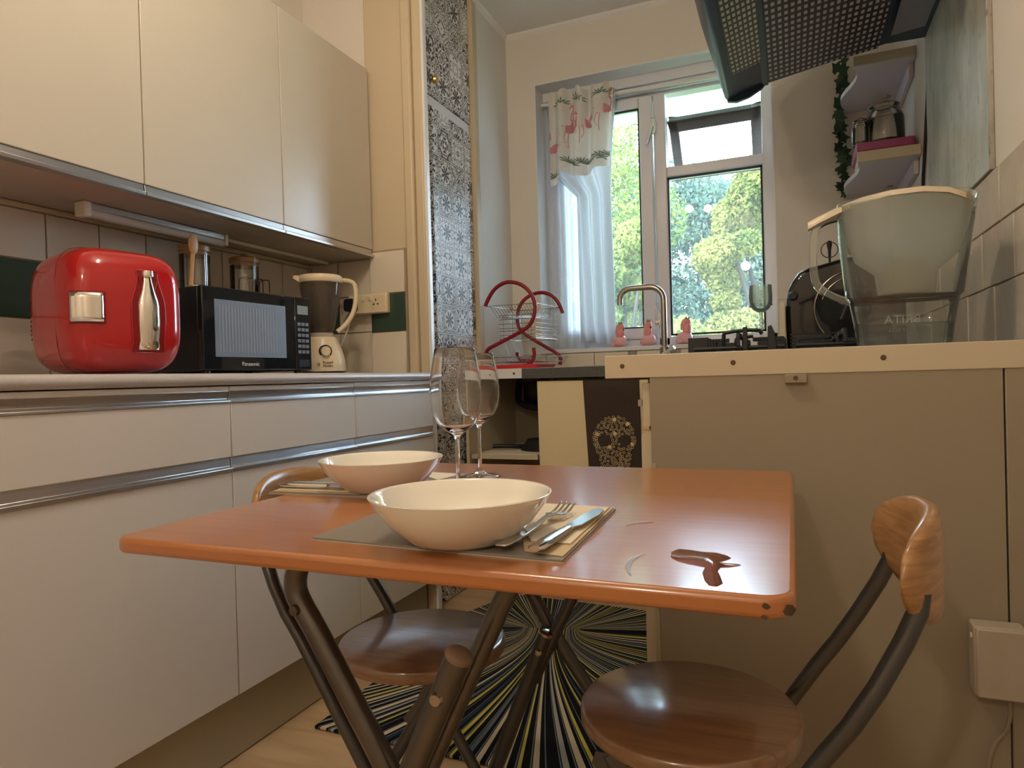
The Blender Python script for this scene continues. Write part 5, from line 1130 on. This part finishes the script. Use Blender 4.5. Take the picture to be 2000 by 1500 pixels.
# spilt water
wo = [(1311, 1078), (1325, 1072), (1345, 1074), (1370, 1078), (1400, 1080), (1420, 1085), (1428, 1090), (1418, 1094), (1402, 1097), (1418, 1102), (1448, 1104), (1430, 1107), (1408, 1108), (1402, 1116), (1408, 1128), (1412, 1140), (1400, 1146), (1385, 1144), (1376, 1134), (1372, 1120), (1378, 1108), (1360, 1104), (1340, 1100), (1320, 1095), (1310, 1088)]
P_ = [onZ(u, v, ZT) for u, v in wo]
wp = MB(); n = len(P_); c_ = sum(P_, Vector()) / n
wp.add([(p.x, p.y, ZT + .0002) for p in P_] + [(p.x + (c_.x - p.x) * .06, p.y + (c_.y - p.y) * .06, ZT + .0011) for p in P_], [[i + n for i in range(n)]] + [(i, (i + 1) % n, (i + 1) % n + n, i + n) for i in range(n)])
wso = obj('water_spill', wp, M_pane('spilt_water', (.88, .76, .68), 1.2, .12), smooth='all'); tag(wso, 'small puddle of spilt water near the right corner of the table', 'spill')
mr = M_pane('dried_water_mark', (.93, .92, .91), 1.3, .25, .10, (.8, .7, .6))
for a, b, nm in (([(1232, 1125), (1226, 1110), (1230, 1096), (1246, 1086), (1262, 1082)], .003, 'faint curved dried mark left of the water puddle'), ([(1222, 1027), (1236, 1022), (1256, 1020), (1276, 1020)], .004, 'faint dried streak beside the knife tip')):
    pts = [onZ(u, v, ZT) for u, v in a]; mb = MB(); L, R = stroke([(p.x, p.y) for p in pts], [.0005, b, b, b * .8, .0005][:len(a)])
    k = len(L); mb.add([(x, y, ZT + .0005) for x, y in L + R], [(i, i + 1, k + i + 1, k + i) for i in range(k - 1)]); tag(obj('water_mark', mb, mr), nm, 'mark')

# place mats, napkins
def mat_set(name_pts, label):
    t = thing('placemat', label, 'placemat', (sum(p[0] for p in name_pts) / 4, sum(p[1] for p in name_pts) / 4, ZT))
    obj('board', MB().prism(name_pts, 'z', ZT + .0004, ZT + .0036), m_mat, t, bevel=.0006)
    c = Vector((sum(p[0] for p in name_pts) / 4, sum(p[1] for p in name_pts) / 4)); f_ = [(c.x + (p[0] - c.x) * .998, c.y + (p[1] - c.y) * .998) for p in name_pts]
    obj('backing', MB().prism([(c.x + (p[0] - c.x) * 1.004, c.y + (p[1] - c.y) * 1.004) for p in name_pts], 'z', ZT + .0001, ZT + .0010), m_matw, t)
    return t
mat_set([(-.530, .648), (-.214, .636), (-.226, .905), (-.545, .915)], 'taupe placemat under the nearer white bowl')
mat_set([(-.828, .905), (-.590, .915), (-.582, 1.175), (-.838, 1.150)], 'taupe placemat under the farther white bowl')
def napkin(polys, label, cx, cy):
    t = thing('napkin', label, 'napkin', (cx, cy, ZT + .0037))
    for k, (poly, mt) in enumerate(polys): obj('layer', MB().prism(poly, 'z', ZT + .0037 + k * .0020, ZT + .0037 + k * .0020 + .0016), mt, t, bevel=.0005)
m_napb = M('tan_napkin', (.60, .46, .28), .85, var=.04, bump=.2, bscale=150)
napkin([([(-.325, .80), (-.262, .655), (-.216, .645), (-.228, .900), (-.330, .905)], m_napb), ([(-.338, .815), (-.268, .69), (-.222, .69), (-.232, .895), (-.335, .900)], m_nap)], 'folded cream napkin under the knife and fork of the nearer setting', -.27, .78)
napkin([([(-.822, .909), (-.60, .918), (-.60, .955), (-.824, .950)], m_napb), ([(-.818, .915), (-.62, .922), (-.615, .965), (-.80, .975)], m_nap)], 'folded cream napkin under the cutlery of the farther setting', -.71, .93)
napkin([([(-.640, 1.115), (-.597, 1.08), (-.588, 1.160), (-.66, 1.168)], m_nap)], 'corner of white paper between the farther bowl and the wine glasses', -.61, 1.13)

def fork(label, loc, rz, tilt=0):
    t = thing('fork', label, 'fork', loc, rz)
    def hz(x): return .0035 + .006 * math.exp(-((x - .135) / .022) ** 2) + (.009 * max(0, (x - .165) / .04) ** 1.3 if x > .165 else 0)
    hw = [(0, .006), (.01, .0085), (.05, .0075), (.09, .0045), (.125, .0032), (.145, .006), (.152, .0115), (.160, .0125)]
    mb = MB(); vs = []
    for x, w in hw: vs += [(x, -w, hz(x)), (x, w, hz(x)), (x, w, hz(x) + .0024), (x, -w, hz(x) + .0024)]
    n = len(hw); fs = [(4 * i + k, 4 * i + (k + 1) % 4, 4 * i + 4 + (k + 1) % 4, 4 * i + 4 + k) for i in range(n - 1) for k in range(4)] + [(3, 2, 1, 0), (4 * n - 4, 4 * n - 3, 4 * n - 2, 4 * n - 1)]
    obj('handle', mb.add(vs, fs), m_steelc, t, bevel=.0009, world=False)
    for k in range(4):
        y = -.0098 + k * .00655; mb = MB(); vs = []; xs = [.158, .170, .182, .194, .206]
        for j, x in enumerate(xs): w = .0022 - .0003 * j; vs += [(x, y - w, hz(x)), (x, y + w, hz(x)), (x, y + w, hz(x) + .002), (x, y - w, hz(x) + .002)]
        n = len(xs); fs = [(4 * i + a, 4 * i + (a + 1) % 4, 4 * i + 4 + (a + 1) % 4, 4 * i + 4 + a) for i in range(n - 1) for a in range(4)] + [(3, 2, 1, 0), (4 * n - 4, 4 * n - 3, 4 * n - 2, 4 * n - 1)]
        obj('tine', mb.add(vs, fs), m_steelc, t, bevel=.0005, world=False)
def knife(label, loc, rz):
    t = thing('knife', label, 'knife', loc, rz)
    hw = [(0, .006, .0030), (.004, .0085, .0042), (.03, .0092, .0048), (.07, .0080, .0045), (.098, .0058, .0036)]
    mb = MB(); vs = []; m_ = 12
    for x, w, h in hw:
        for k in range(m_): a = 2 * PI * k / m_; vs.append((x, w * math.cos(a), .0050 + h * math.sin(a)))
    n = len(hw); fs = [(m_ * i + k, m_ * i + (k + 1) % m_, m_ * (i + 1) + (k + 1) % m_, m_ * (i + 1) + k) for i in range(n - 1) for k in range(m_)] + [list(range(m_))[::-1], [m_ * (n - 1) + k for k in range(m_)]]
    obj('handle', mb.add(vs, fs), m_steelc, t, smooth=True, world=False)
    bl = [(.096, -.0045), (.110, -.0050), (.118, -.0095), (.180, -.0105), (.205, -.0095), (.216, -.004), (.218, .003), (.208, .0075), (.180, .0088), (.118, .0085), (.110, .0050), (.096, .0045)]
    obj('blade', MB().prism(bl, 'z', .0042, .0058), m_steelc, t, bevel=.0006, world=False)
zc_ = ZT + .0075
fork('stainless fork left of the knife on the nearer placemat', (-.283, .640, ZT + .0075), math.atan2(.215, .010))
knife('stainless table knife right of the fork on the nearer placemat', (-.243, .634, ZT + .0078), math.atan2(.225, .010))
fork('stainless fork with raised tines beside the farther bowl', (-.818, .952, ZT + .0078), math.radians(9))
knife('stainless table knife along the near edge of the farther placemat', (-.822, .926, ZT + .0078), math.radians(2))

# bowls
def bowl(x, y, R_, label):
    t = obj('bowl', MB().lathe([(0, .002), (R_ * .50, .002), (R_ * .54, .000), (R_ * .60, .004), (R_ * .80, .022), (R_ * .94, .041), (R_, .052), (R_ + .0008, .0535), (R_ - .001, .0542), (R_ - .004, .052), (R_ * .90, .040), (R_ * .76, .0235), (R_ * .56, .0085), (R_ * .40, .0060), (0, .0055)], (0, 0, 0), 72), m_bowl, smooth=True, sharp=80)
    t.location = (x, y, ZT + .0037); return tag(t, label, 'bowl', 'white bowls set on the table')
bowl(-.352, .688, .1035, 'shallow white bowl on the nearer placemat')
bowl(-.645, .972, .1035, 'shallow white bowl on the farther placemat')
def wine_glass(x, y, label):
    t = thing('wine_glass', label, 'wine glass', (x, y, ZT + .0002), group='tall wine glasses behind the bowls')
    o_ = [(.0315, .233), (.0340, .220), (.0385, .195), (.0410, .170), (.0405, .152), (.0370, .133), (.030, .118), (.018, .107), (.009, .102)]
    i_ = [(r - .0011, z) for r, z in o_[:-2]] + [(.016, .1085), (0, .106)]
    prof = [(0, .0), (.0385, 0), (.0390, .0012), (.030, .0025), (.012, .006), (.0055, .012), (.0038, .022), (.0034, .06), (.0038, .092), (.0055, .099)] + o_[::-1][0:] + [(.0310, .2340)] + i_
    obj('glass_body', MB().lathe(prof, (0, 0, 0), 56), m_glass, t, smooth='all', world=False)
wine_glass(-.482, .937, 'tall wine glass between the two bowls, its foot hidden by the nearer bowl')
wine_glass(-.552, 1.165, 'tall wine glass standing farther back, its foot in full view')

# ================================================================ CHAIRS
def chair(label, x, y, rz):
    """folding chair, local +x is the way it faces"""
    t = thing('folding_chair', label, 'chair', (x, y, 0), rz, 'folding chairs at the table')
    zs = .44; R_ = .146
    obj('seat', MB().lathe([(0, zs), (R_ - .006, zs), (R_ - .002, zs - .002), (R_, zs - .006), (R_, zs - .018), (R_ - .003, zs - .023), (0, zs - .024)], (0, 0, 0), 64), m_seat, t, smooth=True, sharp=50, world=False)
    for s_ in (-1, 1):
        yy = s_ * .125
        pts = [(-.262, yy * .86, .650), (-.258, yy * .88, .622), (-.205, yy, .522), (-.150, yy, .445), (-.085, yy, .335), (.115, yy, .012)]
        obj('back_tube', MB().tube(smoothpath(pts, 1), .0108, 12), m_tubeb, t, smooth=True, world=False)
        obj('front_leg', MB().tube([(.085, s_ * .105, .412), (-.17, s_ * .105, .012)], .0105, 12), m_tubeb, t, smooth=True, world=False)
        obj('seat_strap', MB().prism([(.10, .416), (.105, .40), (.085, .372), (.03, .345), (.024, .352), (.05, .385), (.065, .416)], 'y', s_ * .112 - .0015, s_ * .112 + .0015), m_tubeb, t, bevel=.001, world=False)
        obj('bolt', MB().lathe([(.006, -.003), (.005, .003), (0, .004)], (-.018, s_ * .125 + s_ * .011, .224), 12, axis='y'), m_steel, t, smooth=True, world=False)
    obj('front_foot_bar', MB().tube([(.112, -.125, .014), (.112, .125, .014)], .0105, 12), m_tubeb, t, smooth=True, world=False)
    obj('rear_foot_bar', MB().tube([(-.17, -.105, .014), (-.17, .105, .014)], .0105, 12), m_tubeb, t, smooth=True, world=False)
    # curved back rest
    mb = MB(); n = 26; m_ = 16; vs = []; fs = []; hw, hh = .138, .066
    for i in range(n + 1):
        u = -1 + 2 * i / n; h = hh * (1 - abs(u) ** 2.6) ** (1 / 2.0) if abs(u) < 1 else 0; th = .0130 * (1 - abs(u) ** 6) ** .5 if abs(u) < 1 else 0
        h = max(h, .004); th = max(th, .003); xc = -.288 + .046 * u * u
        zc = .667 - .004 * (1 - u * u)
        for k in range(m_):
            a = 2 * PI * k / m_; f = lambda w, e: math.copysign(abs(w) ** e, w)
            vs.append((xc + th * f(math.cos(a), .6), hw * u, zc + h * f(math.sin(a), .75)))
    for i in range(n):
        for k in range(m_): fs.append((i * m_ + k, i * m_ + (k + 1) % m_, (i + 1) * m_ + (k + 1) % m_, (i + 1) * m_ + k))
    fs += [list(range(m_))[::-1], [n * m_ + k for k in range(m_)]]
    obj('backrest', mb.add(vs, fs), m_cwood, t, smooth=True, sharp=60, world=False)
    return t
ch1 = chair('folding chair with round wooden seat at the right, in front of the peninsula', -.140, .935, PI)
ch2 = copy_tree(ch1); ch2.location = (-.612, 1.035, 0); ch2.rotation_euler.z = math.radians(1)
ch2['label'] = 'folding chair with round wooden seat at the left, between table and white cabinets'

# ================================================================ RUG
rg = obj('rug', MB().prism([(-1.157, 1.400), (-.33, 1.392), (-.315, 2.50), (-1.07, 2.545), (-1.155, 2.30)], 'z', .0015, .010), mat_rug(), bevel=.003)
tag(rg, 'dark rug with yellow and cream flowing stripes under the table', 'rug')
